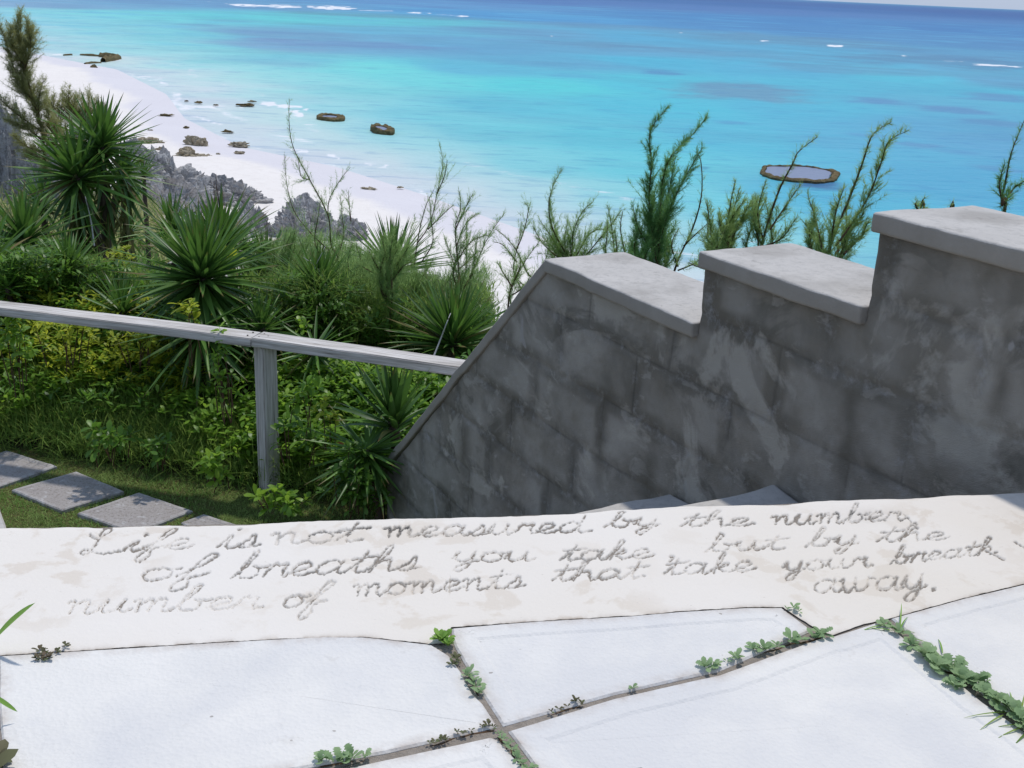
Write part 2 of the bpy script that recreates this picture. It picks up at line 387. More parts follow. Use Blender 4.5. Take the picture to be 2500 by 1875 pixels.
# sea: one sheet to the horizon; its colour is the seabed showing through (sand, weed, reef, depth)
az = np.radians(np.linspace(-80, 80, 620)); rr = np.concatenate([np.geomspace(30, 6000, 640), np.geomspace(6500, 90000, 30)])
A_, R_ = np.meshgrid(az, rr, indexing='ij'); X = np.sin(A_) * R_; Y = np.cos(A_) * R_
CP = [  # control colours of the seabed map: photograph pixel, colour
 (100,10,125,158,208),(500,8,115,148,203),(1000,8,98,138,203),(1500,12,80,112,185),(1900,14,48,98,172),(2300,30,42,88,162),(2480,38,40,84,158),
 (60,38,128,205,228),(300,36,128,208,228),(600,44,108,200,220),(900,50,105,190,215),(1300,42,78,145,212),(1800,48,66,125,196),(2300,70,64,118,190),
 (100,85,130,212,230),(400,80,128,204,226),(700,84,125,160,206),(1000,78,112,172,214),(1300,80,112,155,204),(1600,92,92,165,216),(1900,70,75,130,198),(2300,95,85,135,198),(2480,110,84,130,192),
 (300,120,138,216,230),(450,118,132,210,228),(700,112,126,158,206),(950,115,118,160,208),(1150,120,108,160,210),(1500,125,108,160,208),(1750,110,96,165,214),(2050,135,96,165,212),(2350,135,100,150,202),
 (200,150,208,222,226),(330,175,188,228,232),(500,160,138,216,230),(700,150,116,190,220),(900,165,118,214,228),(1150,168,100,180,220),(1350,150,104,165,212),(1600,150,86,178,222),(1900,170,92,172,218),(2250,190,92,185,222),(2480,235,90,180,220),(2450,200,108,155,202),
 (420,215,205,230,234),(600,215,160,224,231),(800,210,126,215,228),(1050,200,112,210,226),(1300,210,92,205,224),(1600,210,88,192,224),(2000,215,92,180,220),(2300,250,104,172,214),
 (450,262,218,228,234),(640,280,196,228,232),(820,265,140,216,229),(1000,275,118,208,227),(1250,260,98,198,224),(1600,260,88,192,223),(1950,265,92,182,220),(2300,310,100,170,214),
 (560,320,214,222,232),(750,335,190,225,232),(950,330,146,216,229),(1200,325,112,206,226),(1500,340,98,200,224),(1800,340,94,190,222),(2100,350,98,180,219),(2450,350,102,168,213),
 (700,385,214,218,230),(880,400,204,226,233),(1080,400,164,217,229),(1300,400,122,208,226),(1550,410,106,204,225),(2000,480,92,184,220),(2400,450,92,172,215),
 (900,450,216,217,228),(1080,470,206,222,231),(1300,470,172,217,229),(1500,480,140,212,227),(1750,500,115,204,225),
 (1100,540,216,216,228),(1350,560,196,219,230),(1550,580,170,216,229),(1750,600,140,210,226),(1250,620,216,216,228),(1600,680,200,218,228),(2200,700,110,195,220),
]
cp = np.array(CP, float); Pc = atz(cp[:, 0], cp[:, 1], -15.)
ca = np.arctan2(Pc[:, 0], Pc[:, 1]); cr_ = np.log(np.hypot(Pc[:, 0], Pc[:, 1]))
SEA_K = .70; cc = np.array([lin(*c[2:]) for c in CP]) * SEA_K * np.array([1.0, 1.13, .98])
LA = A_; LR = np.log(R_)
wsum = np.zeros(A_.shape); col = np.zeros(A_.shape + (3,))
for a, r_, c in zip(ca, cr_, cc):
    d2 = ((LA - a) * 4.2) ** 2 + ((LR - r_) * 3.4) ** 2 + 1e-3
    k = 1 / d2 ** 2.2; wsum += k; col += k[..., None] * c
col /= wsum[..., None]
col = col * (1 + smooth((LR - 4.9) / .6)[..., None] * np.array([-.13, .10, .0])); deep = smooth((LR - np.log(900)) / 1.6)[..., None]
col = col * (1 - deep * .35) + np.array(lin(38, 88, 160)) * SEA_K * deep * .35
vx = (A_ * 40); vr = LR * 26
reefn = fbm(vx * .8, vr * 1.6, 5); reefn2 = fbm(vx * 3 + 30, vr * 4, 4)
def pxd(px, py):
    p = atz(np.array([px]), np.array([py]), -15.)[0]; return math.atan2(p[0], p[1]), math.log(math.hypot(p[0], p[1]))
PATCH = [ # reefs and weed beds under water: px centre, half size, colour, strength
 (1820,225,175,20,128,158,192,.95),(1610,178,60,7,95,140,195,.8),(2140,246,95,9,110,140,195,.75),(2330,268,95,9,112,140,195,.75),(2440,238,110,10,118,140,195,.7),
 (2240,353,60,7,120,145,198,.6),(2420,300,90,8,112,142,195,.6),(2430,412,80,7,112,142,195,.5),(1780,300,50,5,100,150,205,.6),(2110,330,70,6,105,150,205,.6),(1720,410,16,4,90,150,190,.8),
 (1500,66,330,7,115,150,190,.7),(1900,98,330,12,112,146,182,.75),(2320,150,330,16,108,140,180,.75),(2100,170,300,12,118,150,190,.6),(1750,128,300,9,118,152,190,.55),(1450,108,170,7,115,150,188,.5),
 (860,108,260,9,128,150,203,.65),(620,78,170,4,122,158,206,.6),(560,50,110,2.5,118,165,205,.55),(760,60,200,3,110,165,190,.5),(1000,40,260,5,105,150,185,.6),(1150,95,200,6,115,150,200,.55),
 (500,62,60,2.5,120,165,205,.6),(880,38,200,3.5,112,160,180,.6),(700,97,120,4,130,150,200,.6),(200,30,60,1.2,110,170,205,.5),(2330,370,50,6,108,150,205,.4),(820,350,70,5,165,195,220,.5),(940,405,80,5,180,200,215,.5),
 (1990,450,75,12,70,85,150,.85),(1400,185,80,5,100,165,215,.4),
]
for px, py, hw, hh, r_, g_, b_, st in PATCH:
    a0, l0 = pxd(px, py); a1, _ = pxd(px + hw, py + hw * .045); _, l1 = pxd(px, py - hh)
    da = abs(a1 - a0); dl = abs(l1 - l0)
    slope = 0.0
    q = np.sqrt(((A_ - a0) / da) ** 2 + ((LR - l0 + (A_ - a0) * slope) / dl) ** 2) + (reefn - .5) * 1.3 + (reefn2 - .5) * .5
    k = (1 - smooth((q - .45) / .85)) * st * .9
    col = col * (1 - k[..., None]) + np.array(lin(r_, g_, b_)) * SEA_K * np.array([.80, 1.08, .96]) * k[..., None]
foam = np.zeros(A_.shape); foamn = fbm(A_ * 420, LR * 60, 4)
FOAM = [(560,12,640,14,2.6,1.3),(645,15,735,17,3.4,1.4),(750,17,865,20,3.6,1.4),(870,25,975,27,1.2,.7),(990,30,1060,33,1.8,.8),(1060,35,1130,38,1.1,.55),(1110,40,1150,40,2.0,.9),(1335,88,1350,88,1.3,.9),(1650,80,1675,81,1.2,.9),
 (1830,92,1900,95,1.0,.5),(1850,100,1882,101,1.8,.95),(2018,111,2060,113,2.2,1.0),(2200,136,2225,137,2,.95),(2295,148,2360,151,1.4,.6),(2350,156,2500,164,2.6,.8),(1770,116,1800,117,1.2,.6),(495,4,520,4,1,.7),(530,8,560,9,1,.7),
 (620,250,760,268,5,1.0),(700,262,745,285,8,1.0),(440,262,600,262,4,.75),(410,295,480,318,7,.85),(480,330,560,338,5,.7),(560,300,680,352,3,.5),(700,365,760,372,6,.8),(790,372,830,388,6,.8),(880,398,980,412,5,.7),
 (300,210,420,215,5,.5),(200,170,420,195,5,.6),(70,132,180,134,2,.8),(120,158,230,155,2,.9),(155,163,220,164,2,.8),(255,150,300,146,2,.7),(1340,560,1500,610,8,.55),(1380,540,1430,560,6,.5),(1290,590,1390,640,7,.5),(950,500,1150,540,4,.4),(620,372,760,400,4,.4),(840,440,1000,470,4,.35),(450,306,470,318,6,.9)]
for x0, y0, x1, y1, th, st in FOAM:
    a0, l0 = pxd(x0, y0); a1, l1 = pxd(x1, y1); _, lt = pxd((x0 + x1) / 2, (y0 + y1) / 2 + th); _, lm = pxd((x0 + x1) / 2, (y0 + y1) / 2)
    t = np.clip((A_ - a0) / (a1 - a0), -.5, 1.5); lc = l0 + (l1 - l0) * t + (reefn2 - .5) * abs(lt - lm) * 1.5
    tt = np.abs(t - .5) * 2; wdt = np.abs(lt - lm) * 1.6 * np.sqrt(np.clip(1 - tt ** 2, 0.0, 1)) + 1e-6
    k = np.exp(-((LR - lc) / wdt) ** 2) * (tt < 1) * st * np.clip((foamn - .33) * 6, 0, 1)
    foam = np.maximum(foam, k)
Ds = shore(X, Y)
for dd_, wd_, st_ in ((6.0, .8, .75), (11, 1.2, .6), (18, 1.4, .5), (27, 1.2, .35)):      # small waves running up the beach
    q = (-Ds - dd_ - (fbm(X * .06 + dd_, Y * .06) - .5) * 9) / wd_
    foam = np.maximum(foam, np.exp(-q ** 2) * st_ * np.clip((fbm(X * .09 + 40, Y * .09 + dd_) - .42) * 6, 0, 1))
kk = (np.exp(-(np.clip(-Ds - 4, 0, 1e6) / (.13 * R_)) ** 1.5) * (.5 + .8 * (fbm(X * .12, Y * .12) - .2)))[..., None].clip(0, 1); col = col * (1 - kk) + np.array((.56, .585, .60)) * kk
strk = fbm(A_ * 26 + LR * 3, LR * 40, 5); far = smooth((LR - np.log(170)) / .7)
kk = (np.clip((strk - .52) * 5, 0, 1) * far * .5)[..., None]; col = col * (1 - kk) + col * np.array([.80, .80, .86]) * kk
kk = (np.clip((.43 - strk) * 5, 0, 1) * far * .45 * (1 - smooth((LR - 6.8) / .8)))[..., None]; col = col * (1 - kk) + np.array(lin(105, 195, 225)) * SEA_K * kk
Z = np.zeros(X.shape) + 0.0
sea = struct(mesh_obj('sea_water', np.stack([X, Y, Z], -1), grid_faces(len(az), len(rr)), M['sea'], shade=True, attrs={'foam': foam.ravel()}, colors={'seabed': col.reshape(-1, 3)}))

# ------------------------------------------------------------------ rocks
def rock(name, px, py, wpx, hpx, label, mat, cat='rock', group=None, r=None, sub=4, rough=.35, seed=0, flat=1.0, depth=.8, taper=0.0, sx=None):
    if r is None: base = atz(np.array([px]), np.array([py]), -14.85)[0]
    else: base = atr(np.array([px]), np.array([py]), r)[0]
    sl_ = np.linalg.norm(base - EYE); W = wpx * sl_ / F / 2; Hh = hpx * sl_ / F
    bm = bmesh.new(); bmesh.ops.create_icosphere(bm, subdivisions=sub, radius=1)
    for v in bm.verts:
        p = v.co.copy()
        q = p * 1.3 + Vector((seed * 3.1, seed * 1.3, seed))
        a = noise.fractal(q, .9, 2.1, 4); b = abs(noise.fractal(q * 2.0, .9, 2.1, 4)); c = noise.cell(q * 1.7) + noise.cell(q * 4)
        k = 1 + rough * (a * .8 - b * .7 + (c - 1) * .20)
        p = p * k
        if p.z > 0: p.z = p.z ** .8 if flat < 1 else p.z
        z = p.z * Hh; s_ = 1 - taper * max(p.z, 0)
        v.co = Vector((p.x * W * s_, p.y * W * depth * s_, z if z > 0 else z * .35))
    me = bpy.data.meshes.new(name); bm.to_mesh(me); bm.free(); me.materials.append(mat)
    me.polygons.foreach_set('use_smooth', np.ones(len(me.polygons), bool)) if sub > 4 and False else None
    o = bpy.data.objects.new(name, me); C.objects.link(o); o.location = base; o.rotation_euler = (0, 0, -math.atan2(base[0], base[1]) + random.uniform(-.15, .15))
    return tag(o, label, cat, group)
G = 'grey limestone outcrops at the foot of the slope'
rock('limestone_outcrop', 390, 525, 250, 168, 'largest jagged grey rock at the back of the beach, right of the tall spiky plant', M['cliff'], group=G, sub=6, rough=.42, seed=1)
rock('limestone_outcrop', 550, 505, 210, 75, 'low grey rock tapering to a point on the sand beside the largest outcrop', M['cliff'], group=G, sub=6, rough=.42, seed=2, depth=.6)
rock('limestone_outcrop', 330, 690, 210, 165, 'pale grey rock face half hidden between two spiky plants', M['cliff'], group=G, sub=6, rough=.42, seed=3)
rock('limestone_outcrop', 470, 640, 190, 120, 'grey rock with dark hollows just behind the big central spiky plant', M['cliff'], group=G, sub=6, rough=.45, seed=4)
rock('limestone_outcrop', 612, 590, 150, 96, 'sharp-peaked grey rock on white sand above the central spiky plant', M['cliff'], group=G, sub=6, rough=.45, seed=5, taper=.35)
rock('limestone_outcrop', 745, 590, 175, 98, 'rounded grey rock behind the stems of the tall feathery sapling', M['cliff'], group=G, sub=6, rough=.42, seed=6)
rock('limestone_outcrop', 850, 590, 120, 60, 'smaller grey rock to the right behind feathery green shoots', M['cliff'], group=G, sub=6, rough=.42, seed=7)
rock('limestone_outcrop', 20, 600, 230, 290, 'steep grey rock at the left edge below the olive tree', M['cliff'], group=G, r=30, sub=6, rough=.42, seed=8)
rock('limestone_outcrop', 120, 500, 170, 140, 'grey rock slope behind the left side of the tall spiky plant', M['cliff'], group=G, r=32, sub=6, rough=.85, seed=9)
G = 'tan rocks on the beach and in the shallows'
for i, (x, y, w_, h_, lb) in enumerate([
 (352, 352, 86, 18, 'long low tan rock on dry sand beside the spiky plant'), (391, 370, 24, 12, 'small square tan rock on dry sand below the long low rock'),
 (480, 354, 62, 26, 'largest tan boulder at the edge of the wet sand'), (455, 384, 78, 19, 'tan flat-based rock on dry sand under the largest beach boulder'),
 (508, 382, 20, 6, 'tiny tan rock at the right tip of the flat-based beach rock'), (533, 378, 15, 6, 'tiny tan rock standing alone on wet sand'),
 (585, 356, 48, 12, 'dark tan rock in the wash right of the largest beach boulder'), (584, 375, 26, 8, 'small tan rock on wet sand below the dark tan one'),
 (555, 322, 34, 5, 'thin flat rock awash beyond the beach boulders'), (405, 282, 34, 5, 'thin flat rock on wet sand, leftmost in the shallows'),
 (367, 320, 18, 4, 'tiny flat rock on sand above the long low tan rock'), (455, 312, 14, 5, 'tiny dark rock in white foam'),
 (485, 251, 24, 4, 'small dark rock farther out in pale shallows'), (455, 247, 12, 3, 'faint dark speck of rock in the pale shallows'), (527, 257, 16, 3, 'tiny dark rock in the pale shallows near the broken ledge'),
 (600, 257, 46, 5, 'dark rock ledge at the left end of the line of breaking foam'), (615, 248, 24, 3, 'small dark rock just above the breaking foam'),
 (904, 461, 38, 5, 'flat dark scrap of rock on pale wet sand'), (977, 458, 20, 4, 'smaller dark scrap of rock on pale wet sand to the right'),
 (229, 164, 18, 6, 'small round rock in the shallows off the far left reef')]):
    rock('beach_rock', x, y, w_, h_, lb, M['tan_rock'] if y > 340 else M['reef_rock'], group=G, sub=4 if w_ > 40 else 3, rough=.6, seed=20 + i, depth=.55)

def atoll(px0, px1, pyc, slopey, hh, rim, zt, label, pool=True, name='reef_atoll', seed=3, cat='reef'):
    """flat ring of reef rock awash, water standing inside it"""
    a = atz(np.array([px0]), np.array([pyc - slopey]), -15.)[0]; b = atz(np.array([px1]), np.array([pyc + slopey]), -15.)[0]
    c = (a + b) / 2; ux = (b - a) / 2; L = np.linalg.norm(ux)
    n0 = atz(np.array([(px0 + px1) / 2]), np.array([pyc - hh]), -15.)[0]; n1 = atz(np.array([(px0 + px1) / 2]), np.array([pyc + hh]), -15.)[0]
    uy = (n0 - n1) / 2
    root = empty(name, (c[0], c[1], 0), label, cat)
    N = 140; prof = [(1.03, -.4), (1.02, .02), (1.03, .5), (1.0, .85), (.97, 1.0), (.93, .95), (1 - rim, .8), (1 - rim - .03, -.2)]
    V = []
    for i in range(N):
        t = 2 * math.pi * i / N
        k = 1 + .14 * nz((math.cos(t) * 1.5, math.sin(t) * 1.5, seed), 1, 4) + .02 * nz((math.cos(t) * 9, math.sin(t) * 9, seed), 1, 3)
        wide = 1 + .9 * max(0, math.cos(t - .0)) ** 3
        for (s_, z) in prof:
            s2 = 1 - (1 - s_) * (wide if s_ < 1 else 1)
            e = (abs(math.cos(t)) ** .85 * np.sign(math.cos(t)) * ux + abs(math.sin(t)) ** .85 * np.sign(math.sin(t)) * uy) * s2 * k
            j = 1 + .4 * nz((e[0] * 1.1, e[1] * 1.1, z + seed), 1, 4)
            V.append((e[0], e[1], z * zt * (j if z > 0 else 1)))
    Fc = []
    P = len(prof)
    for i in range(N):
        for q in range(P - 1): Fc.append((i * P + q, ((i + 1) % N) * P + q, ((i + 1) % N) * P + q + 1, i * P + q + 1))
    mesh_obj('rock_rim', V, Fc, M['reef_rock'], root)
    if pool:
        V2 = [(v[0], v[1], zt * .62) for v in V[P - 1::P]]; V2.append((0, 0, zt * .62))
        mesh_obj('pool_water', V2, [(i, (i + 1) % N, N) for i in range(N)], M['pool'], root)
    return root
atoll(1857, 2047, 427, 6, 17, .075, .32, 'flat oval reef ring holding a still pool, alone in the turquoise water')
atoll(905, 960, 322, 4, 7, .3, .55, 'thick tan rock with a small pool on top, standing in the shallows', seed=9, name='pool_rock', cat='rock')
atoll(775, 842, 291, 2, 5.5, .3, .4, 'flat tan rock with a shallow pool at the end of the foam', seed=14, name='pool_rock', cat='rock')
# the ledges of the far left reef
def ledge_chain(pts, wpx, h, label):
    P = [atz(np.array([x]), np.array([y]), -15.)[0] for x, y in pts]
    root_loc = P[0].copy(); V = []; Fc = []; n = 0
    fine = []
    for a, b in zip(P[:-1], P[1:]):
        for t in np.linspace(0, 1, 9)[:-1]: fine.append(a + (b - a) * t)
    fine.append(P[-1])
    for i, p in enumerate(fine):
        tdir = fine[min(i + 1, len(fine) - 1)] - fine[max(i - 1, 0)]; tdir /= np.linalg.norm(tdir) + 1e-9; nn = np.array([-tdir[1], tdir[0], 0])
        W = wpx * np.linalg.norm(p - EYE) / F * (1 + .6 * nz(p, .2, 3)) * 1.6
        for s_, z in ((-1, -.3), (-.9, .5), (-.4, 1), (.3, .9), (.8, .6), (1, -.3)):
            q = p + nn * s_ * W; z2 = z * h * (1 + .5 * nz((q[0], q[1], z), .6, 3)) if z > 0 else z
            V.append((q[0] - root_loc[0], q[1] - root_loc[1], z2))
    for i in range(len(fine) - 1):
        for q in range(5): Fc.append((i * 6 + q, (i + 1) * 6 + q, (i + 1) * 6 + q + 1, i * 6 + q + 1))
    o = mesh_obj('reef_ledge', V, Fc, M['reef_rock']); o.location = (root_loc[0], root_loc[1], 0); tag(o, label, 'reef', 'broken ledges of the far left reef'); return o
ledge_chain([(197, 135), (225, 137), (246, 138)], 2.2, .35, 'thin dark ledge along the far side of the left reef')
ledge_chain([(248, 139), (270, 141), (292, 144), (276, 148), (252, 152)], 4, .8, 'thick brown hooked end of the far left reef')
ledge_chain([(207, 157), (222, 155), (246, 154)], 1.6, .3, 'thin ledge trailing from the near side of the left reef')
ledge_chain([(155, 136), (176, 135)], 1.2, .25, 'faint brown strip of reef at the far left')
# sand spit inside the far left reef
# ------------------------------------------------------------------ lawn and stepping stones
def zlevel(px, py, dz): return atz(np.array([px], float), np.array([py], float), dz)[0]
lx = np.linspace(-9, 2.2, 160); ld = np.linspace(-5.0, .12, 90)
LX, LD = np.meshgrid(lx, ld, indexing='ij')
px_ = RP0[0] + RD[0] * LX + RN[0] * LD; py_ = RP0[1] + RD[1] * LX + RN[1] * LD
LZ = np.full(LX.shape, EYE[2] - 2.786) + (fbm(px_ * 4, py_ * 4) - .5) * .02
lawn = struct(mesh_obj('lawn', np.stack([px_, py_, LZ], -1), grid_faces(160, 90), M['turf'], shade=True))

def prism(name, pts, ztop, zbot, mat, parent=None, inset=None, step=0, edge_w=.012, cham=.004, n_sub=10, wob=.0015):
    """flat stone from a plan polygon: chamfered edge, optional recessed panel; attribute edge marks its rim"""
    P = [np.array(p[:2]) for p in pts]
    # subdivide edges for a slightly uneven outline
    Q = []
    for a, b in zip(P, P[1:] + P[:1]):
        for t in np.linspace(0, 1, n_sub + 1)[:-1]: Q.append(a + (b - a) * t)
    N = len(Q); cen = sum(Q) / N
    area = sum(Q[i][0] * Q[(i + 1) % N][1] - Q[(i + 1) % N][0] * Q[i][1] for i in range(N))
    if area < 0: Q = Q[::-1]
    def off(d):
        out = []
        for i in range(N):
            a, b, c = Q[i - 1], Q[i], Q[(i + 1) % N]
            e1 = b - a; e1 /= np.linalg.norm(e1) + 1e-12; e2 = c - b; e2 /= np.linalg.norm(e2) + 1e-12
            n1 = np.array([-e1[1], e1[0]]); n2 = np.array([-e2[1], e2[0]]); n = n1 + n2; n /= max(np.dot(n, n1), .4) * 1.0 * (np.linalg.norm(n) ** 0)
            n = n / 1.0
            k = (n1 + n2); k = k / (np.dot(k, n1))
            out.append(b + k * d)
        return out
    rings = [(0, zbot, 1), (0, ztop - cham, 1), (cham, ztop, 1), (edge_w, ztop, .55), (edge_w * 2.4, ztop, 0)]
    if inset: rings += [(inset, ztop, 0), (inset + .006, ztop - step, 0), (inset + .012, ztop - step, 0)]
    V = []; E = []
    for d, z, e in rings:
        O = off(d)
        for i, p in enumerate(O):
            j = nz((Q[i][0], Q[i][1], 0), 14, 3) * wob * (1 if d < .02 else .3)
            V.append((p[0] + j, p[1] + j * .7, z + (nz((p[0], p[1], 3), 6, 2) * .0012 if z > zbot else 0))); E.append(e)
    Fc = []
    for k in range(len(rings) - 1):
        for i in range(N): Fc.append((k * N + i, k * N + (i + 1) % N, (k + 1) * N + (i + 1) % N, (k + 1) * N + i))
    base = (len(rings) - 1) * N; V.append((*np.mean([v[:2] for v in V[base:base + N]], axis=0), rings[-1][1])); E.append(0)
    for i in range(N): Fc.append((base + i, base + (i + 1) % N, len(V) - 1))
    return mesh_obj(name, V, Fc, mat, parent, attrs={'edge': E})
def pp(pts, dz): return [zlevel(x, y, dz) for x, y in pts]
ZP = -2.765
stones = [[(-210, 1155), (-80, 1100), (15, 1101), (138, 1135), (0, 1186), (-90, 1225)],
          [(28, 1195), (187, 1150), (302, 1198), (150, 1245)],
          [(188, 1252), (340, 1201), (470, 1246), (330, 1300)],
          [(440, 1275), (497, 1254), (640, 1300), (560, 1345)]]
stones[0] = [(-130, 1140), (18, 1099), (139, 1137), (-12, 1190)]
for q in stones:
    o = prism('paving_stone', pp(q, ZP), EYE[2] + ZP, EYE[2] + ZP - .06, M['paver'], lawn, edge_w=.012, cham=.006, inset=.03, step=.003, wob=.004)
# pale kerb block at the lower left
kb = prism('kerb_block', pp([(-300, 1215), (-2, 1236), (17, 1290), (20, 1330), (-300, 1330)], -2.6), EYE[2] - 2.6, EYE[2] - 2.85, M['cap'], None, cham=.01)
tag(kb, 'corner of a pale cement block on the lawn at the far left', 'kerb')

# ------------------------------------------------------------------ patio: body, ledge with handwriting, slabs
ZT = -1.0; TOP = EYE[2] + ZT
def ytop(x):
    return np.interp(x, [-400, 0, 300, 600, 840, 950, 1100, 1240, 1450, 1600, 1900, 2060, 2500, 3000], [1296, 1283, 1277, 1271, 1264, 1259, 1257, 1252, 1243, 1234, 1223, 1216, 1197, 1178])
def ybot(x):
    return np.interp(x, [-400, 0, 342, 676, 790, 886, 980, 1053, 1085, 1097, 1100, 1320, 1540, 1660, 1816, 1912, 1950, 1990, 2033, 2100, 2190, 2350, 2500, 3000],
                     [1614, 1598, 1577, 1558, 1553, 1553, 1562, 1570, 1568, 1556, 1529, 1513, 1501, 1490, 1481, 1480, 1506, 1532, 1549, 1524, 1503, 1458, 1423, 1300])
# handwriting ------------------------------------------------------
LT = {
 'a': (1.2, [[(.9,.75),(.6,1),(.2,.8),(.05,.4),(.25,.05),(.6,.15),(.85,.6),(.92,.95),(.85,.3),(1.0,.02),(1.25,.25)]]),
 'b': (1.1, [[(-.15,.0),(.2,.8),(.45,2.0),(.3,2.1),(.2,1.5),(.12,.4),(.3,.02),(.7,.12),(.78,.6),(.55,.85),(.8,.75),(1.15,.85)]]),
 'd': (1.3, [[(.8,.85),(.5,1),(.15,.75),(.05,.35),(.25,.03),(.6,.15),(.85,.7)],[(1.0,1.9),(.9,1.0),(.85,.3),(1.0,.02),(1.45,.08)]]),
 'e': (.95, [[(-.05,.2),(.4,.42),(.72,.72),(.5,1.02),(.2,.8),(.1,.4),(.3,.03),(.65,.08),(1.0,.35)]]),
 'f': (.85, [[(0,.3),(.4,.9),(.8,1.95),(.62,2.15),(.42,1.6),(.25,.3),(.0,-.6),(.15,-.95),(.45,-.5),(.38,.1),(.9,.45)]]),
 'h': (1.1, [[(-.1,.1),(.3,.9),(.55,1.95),(.4,2.1),(.25,1.4),(.1,0)],[(.12,.3),(.4,.85),(.7,.9),(.75,.4),(.85,.03),(1.15,.25)]]),
 'i': (.65, [[(-.05,.1),(.3,.95),(.22,.3),(.38,.02),(.7,.25)],[(.38,1.55),(.42,1.62),(.46,1.55)]]),
 'k': (1.0, [[(-.05,.1),(.3,.9),(.5,2),(.35,2),(.15,0)],[(.2,.5),(.65,.95),(.7,.7),(.35,.5),(.7,.05),(1.05,.2)]]),
 'L': (2.2, [[(.0,1.85),(.25,1.55),(.7,1.6),(1.2,2.2),(1.1,2.55),(.8,2.4),(.62,1.6),(.5,.6),(.2,.0),(-.15,-.05),(-.1,.25),(.4,.2),(1.1,-.05),(1.8,.1),(2.2,.25)]]),
 'm': (1.5, [[(-.05,.85),(.15,1),(.2,.0)],[(.2,.5),(.42,.98),(.6,.85),(.6,.0)],[(.6,.5),(.85,.98),(1.05,.85),(1.05,.2),(1.2,.02),(1.5,.3)]]),
 'n': (1.15, [[(-.05,.85),(.15,1),(.2,.0)],[(.2,.5),(.45,.98),(.68,.85),(.68,.2),(.85,.02),(1.15,.3)]]),
 'o': (1.0, [[(.5,1),(.15,.8),(.05,.35),(.3,.02),(.7,.15),(.8,.65),(.5,1),(.7,.85),(1.05,.9)]]),
 'r': (.9, [[(-.05,.1),(.25,1.05),(.38,.85),(.68,.92),(.62,.4),(.75,.02),(1.0,.2)]]),
 's': (.85, [[(-.05,.05),(.35,.6),(.5,1.08),(.62,.5),(.5,.1),(.2,.0),(.1,.18)],[(.5,.08),(.9,.2)]]),
 't': (.8, [[(-.05,.1),(.3,.8),(.5,1.7),(.32,.5),(.45,.02),(.85,.2)],[(.0,1.12),(.95,1.3)]]),
 'u': (1.15, [[(-.05,.4),(.15,1),(.1,.3),(.3,.02),(.6,.3),(.75,1),(.72,.3),(.88,.02),(1.15,.3)]]),
 'w': (1.45, [[(-.05,.8),(.1,1),(.1,.3),(.3,.02),(.55,.4),(.6,1),(.6,.3),(.8,.02),(1.1,.4),(1.15,1),(1.45,.9)]]),
 'y': (1.0, [[(-.05,.4),(.15,1),(.1,.35),(.35,.05),(.65,.4),(.78,1)],[(.78,1),(.68,0),(.4,-.85),(.12,-.8),(.2,-.4),(.6,-.05),(1.0,.2)]]),
 ',': (.5, [[(.1,.2),(.22,.1),(.12,-.3)]]), '.': (.5, [[(.1,.08),(.2,.12),(.22,.02),(.12,.0),(.1,.08)]]),
}
WORDS = [ # word, x0, x1, baseline y at each end, x-height px, slant, darkness
 ('L', 205, 290, 1350, 1350, 27, .3, .8), ('ife', 300, 462, 1346, 1340, 28, .65, .65), ('is', 533, 628, 1338, 1336, 32, .5, .85), ('not', 660, 878, 1330, 1322, 29, .35, .8),
 ('measured', 938, 1437, 1312, 1298, 25, .2, .9), ('by', 1485, 1610, 1285, 1283, 19, .3, .75), ('the', 1665, 1835, 1285, 1283, 20, .3, .8), ('number', 1885, 2205, 1281, 1270, 23, .2, 1.0),
 ('of', 338, 500, 1418, 1412, 31, .55, .8), ('breaths', 572, 1022, 1412, 1390, 33, .45, .95), ('you', 1105, 1308, 1372, 1368, 24, .2, .6), ('take', 1368, 1590, 1369, 1362, 24, .3, .65), (',', 1632, 1655, 1362, 1362, 24, .2, .4),
 ('but', 1730, 1912, 1346, 1341, 22, .2, .55), ('by', 1975, 2095, 1334, 1328, 23, .3, .55), ('the', 2145, 2312, 1322, 1318, 22, .3, .85),
 ('number', 155, 631, 1498, 1486, 32, .55, .24), ('of', 685, 787, 1484, 1480, 31, .5, .6), ('moments', 862, 1279, 1456, 1433, 29, .2, .85), ('that', 1350, 1570, 1418, 1410, 24, .2, .55), ('take', 1622, 1842, 1404, 1394, 26, .2, .6),
 ('your', 1915, 2125, 1394, 1383, 24, .1, .65), ('breath', 2180, 2430, 1376, 1352, 22, .25, .95), ('away', 1985, 2262, 1448, 1436, 33, .05, .7), ('.', 2275, 2290, 1440, 1438, 26, 0, .7),
]
def catmull(P, k=5):
    P = [P[0]] + list(P) + [P[-1]]; out = []
    for i in range(1, len(P) - 2):
        p0, p1, p2, p3 = map(np.array, P[i - 1:i + 3])
        for t in np.linspace(0, 1, k, endpoint=False):
            out.append(.5 * ((2 * p1) + (-p0 + p2) * t + (2 * p0 - 5 * p1 + 4 * p2 - p3) * t * t + (-p0 + 3 * p1 - 3 * p2 + p3) * t ** 3))
    out.append(np.array(P[-1], float)); return out
strokes = []
for wd_, x0, x1, b0, b1, xh, sl_, dk in WORDS:
    adv = sum(LT[c][0] for c in wd_); sx = (x1 - x0) / adv; x = 0
    for c in wd_:
        a, ss = LT[c]
        dk2 = dk * random.uniform(.75, 1.15)
        for s_ in ss:
            pts = []
            for u_, v_ in catmull(s_):
                X0 = x0 + (x + u_) * sx; t = (X0 - x0) / max(x1 - x0, 1)
                yy = v_ * .92 if v_ > 1 else v_
                pts.append((X0 + v_ * xh * sl_ + random.uniform(-1.2, 1.2), b0 + (b1 - b0) * t - yy * xh + random.uniform(-1.2, 1.2)))
            strokes.append((pts, dk2))
        x += a
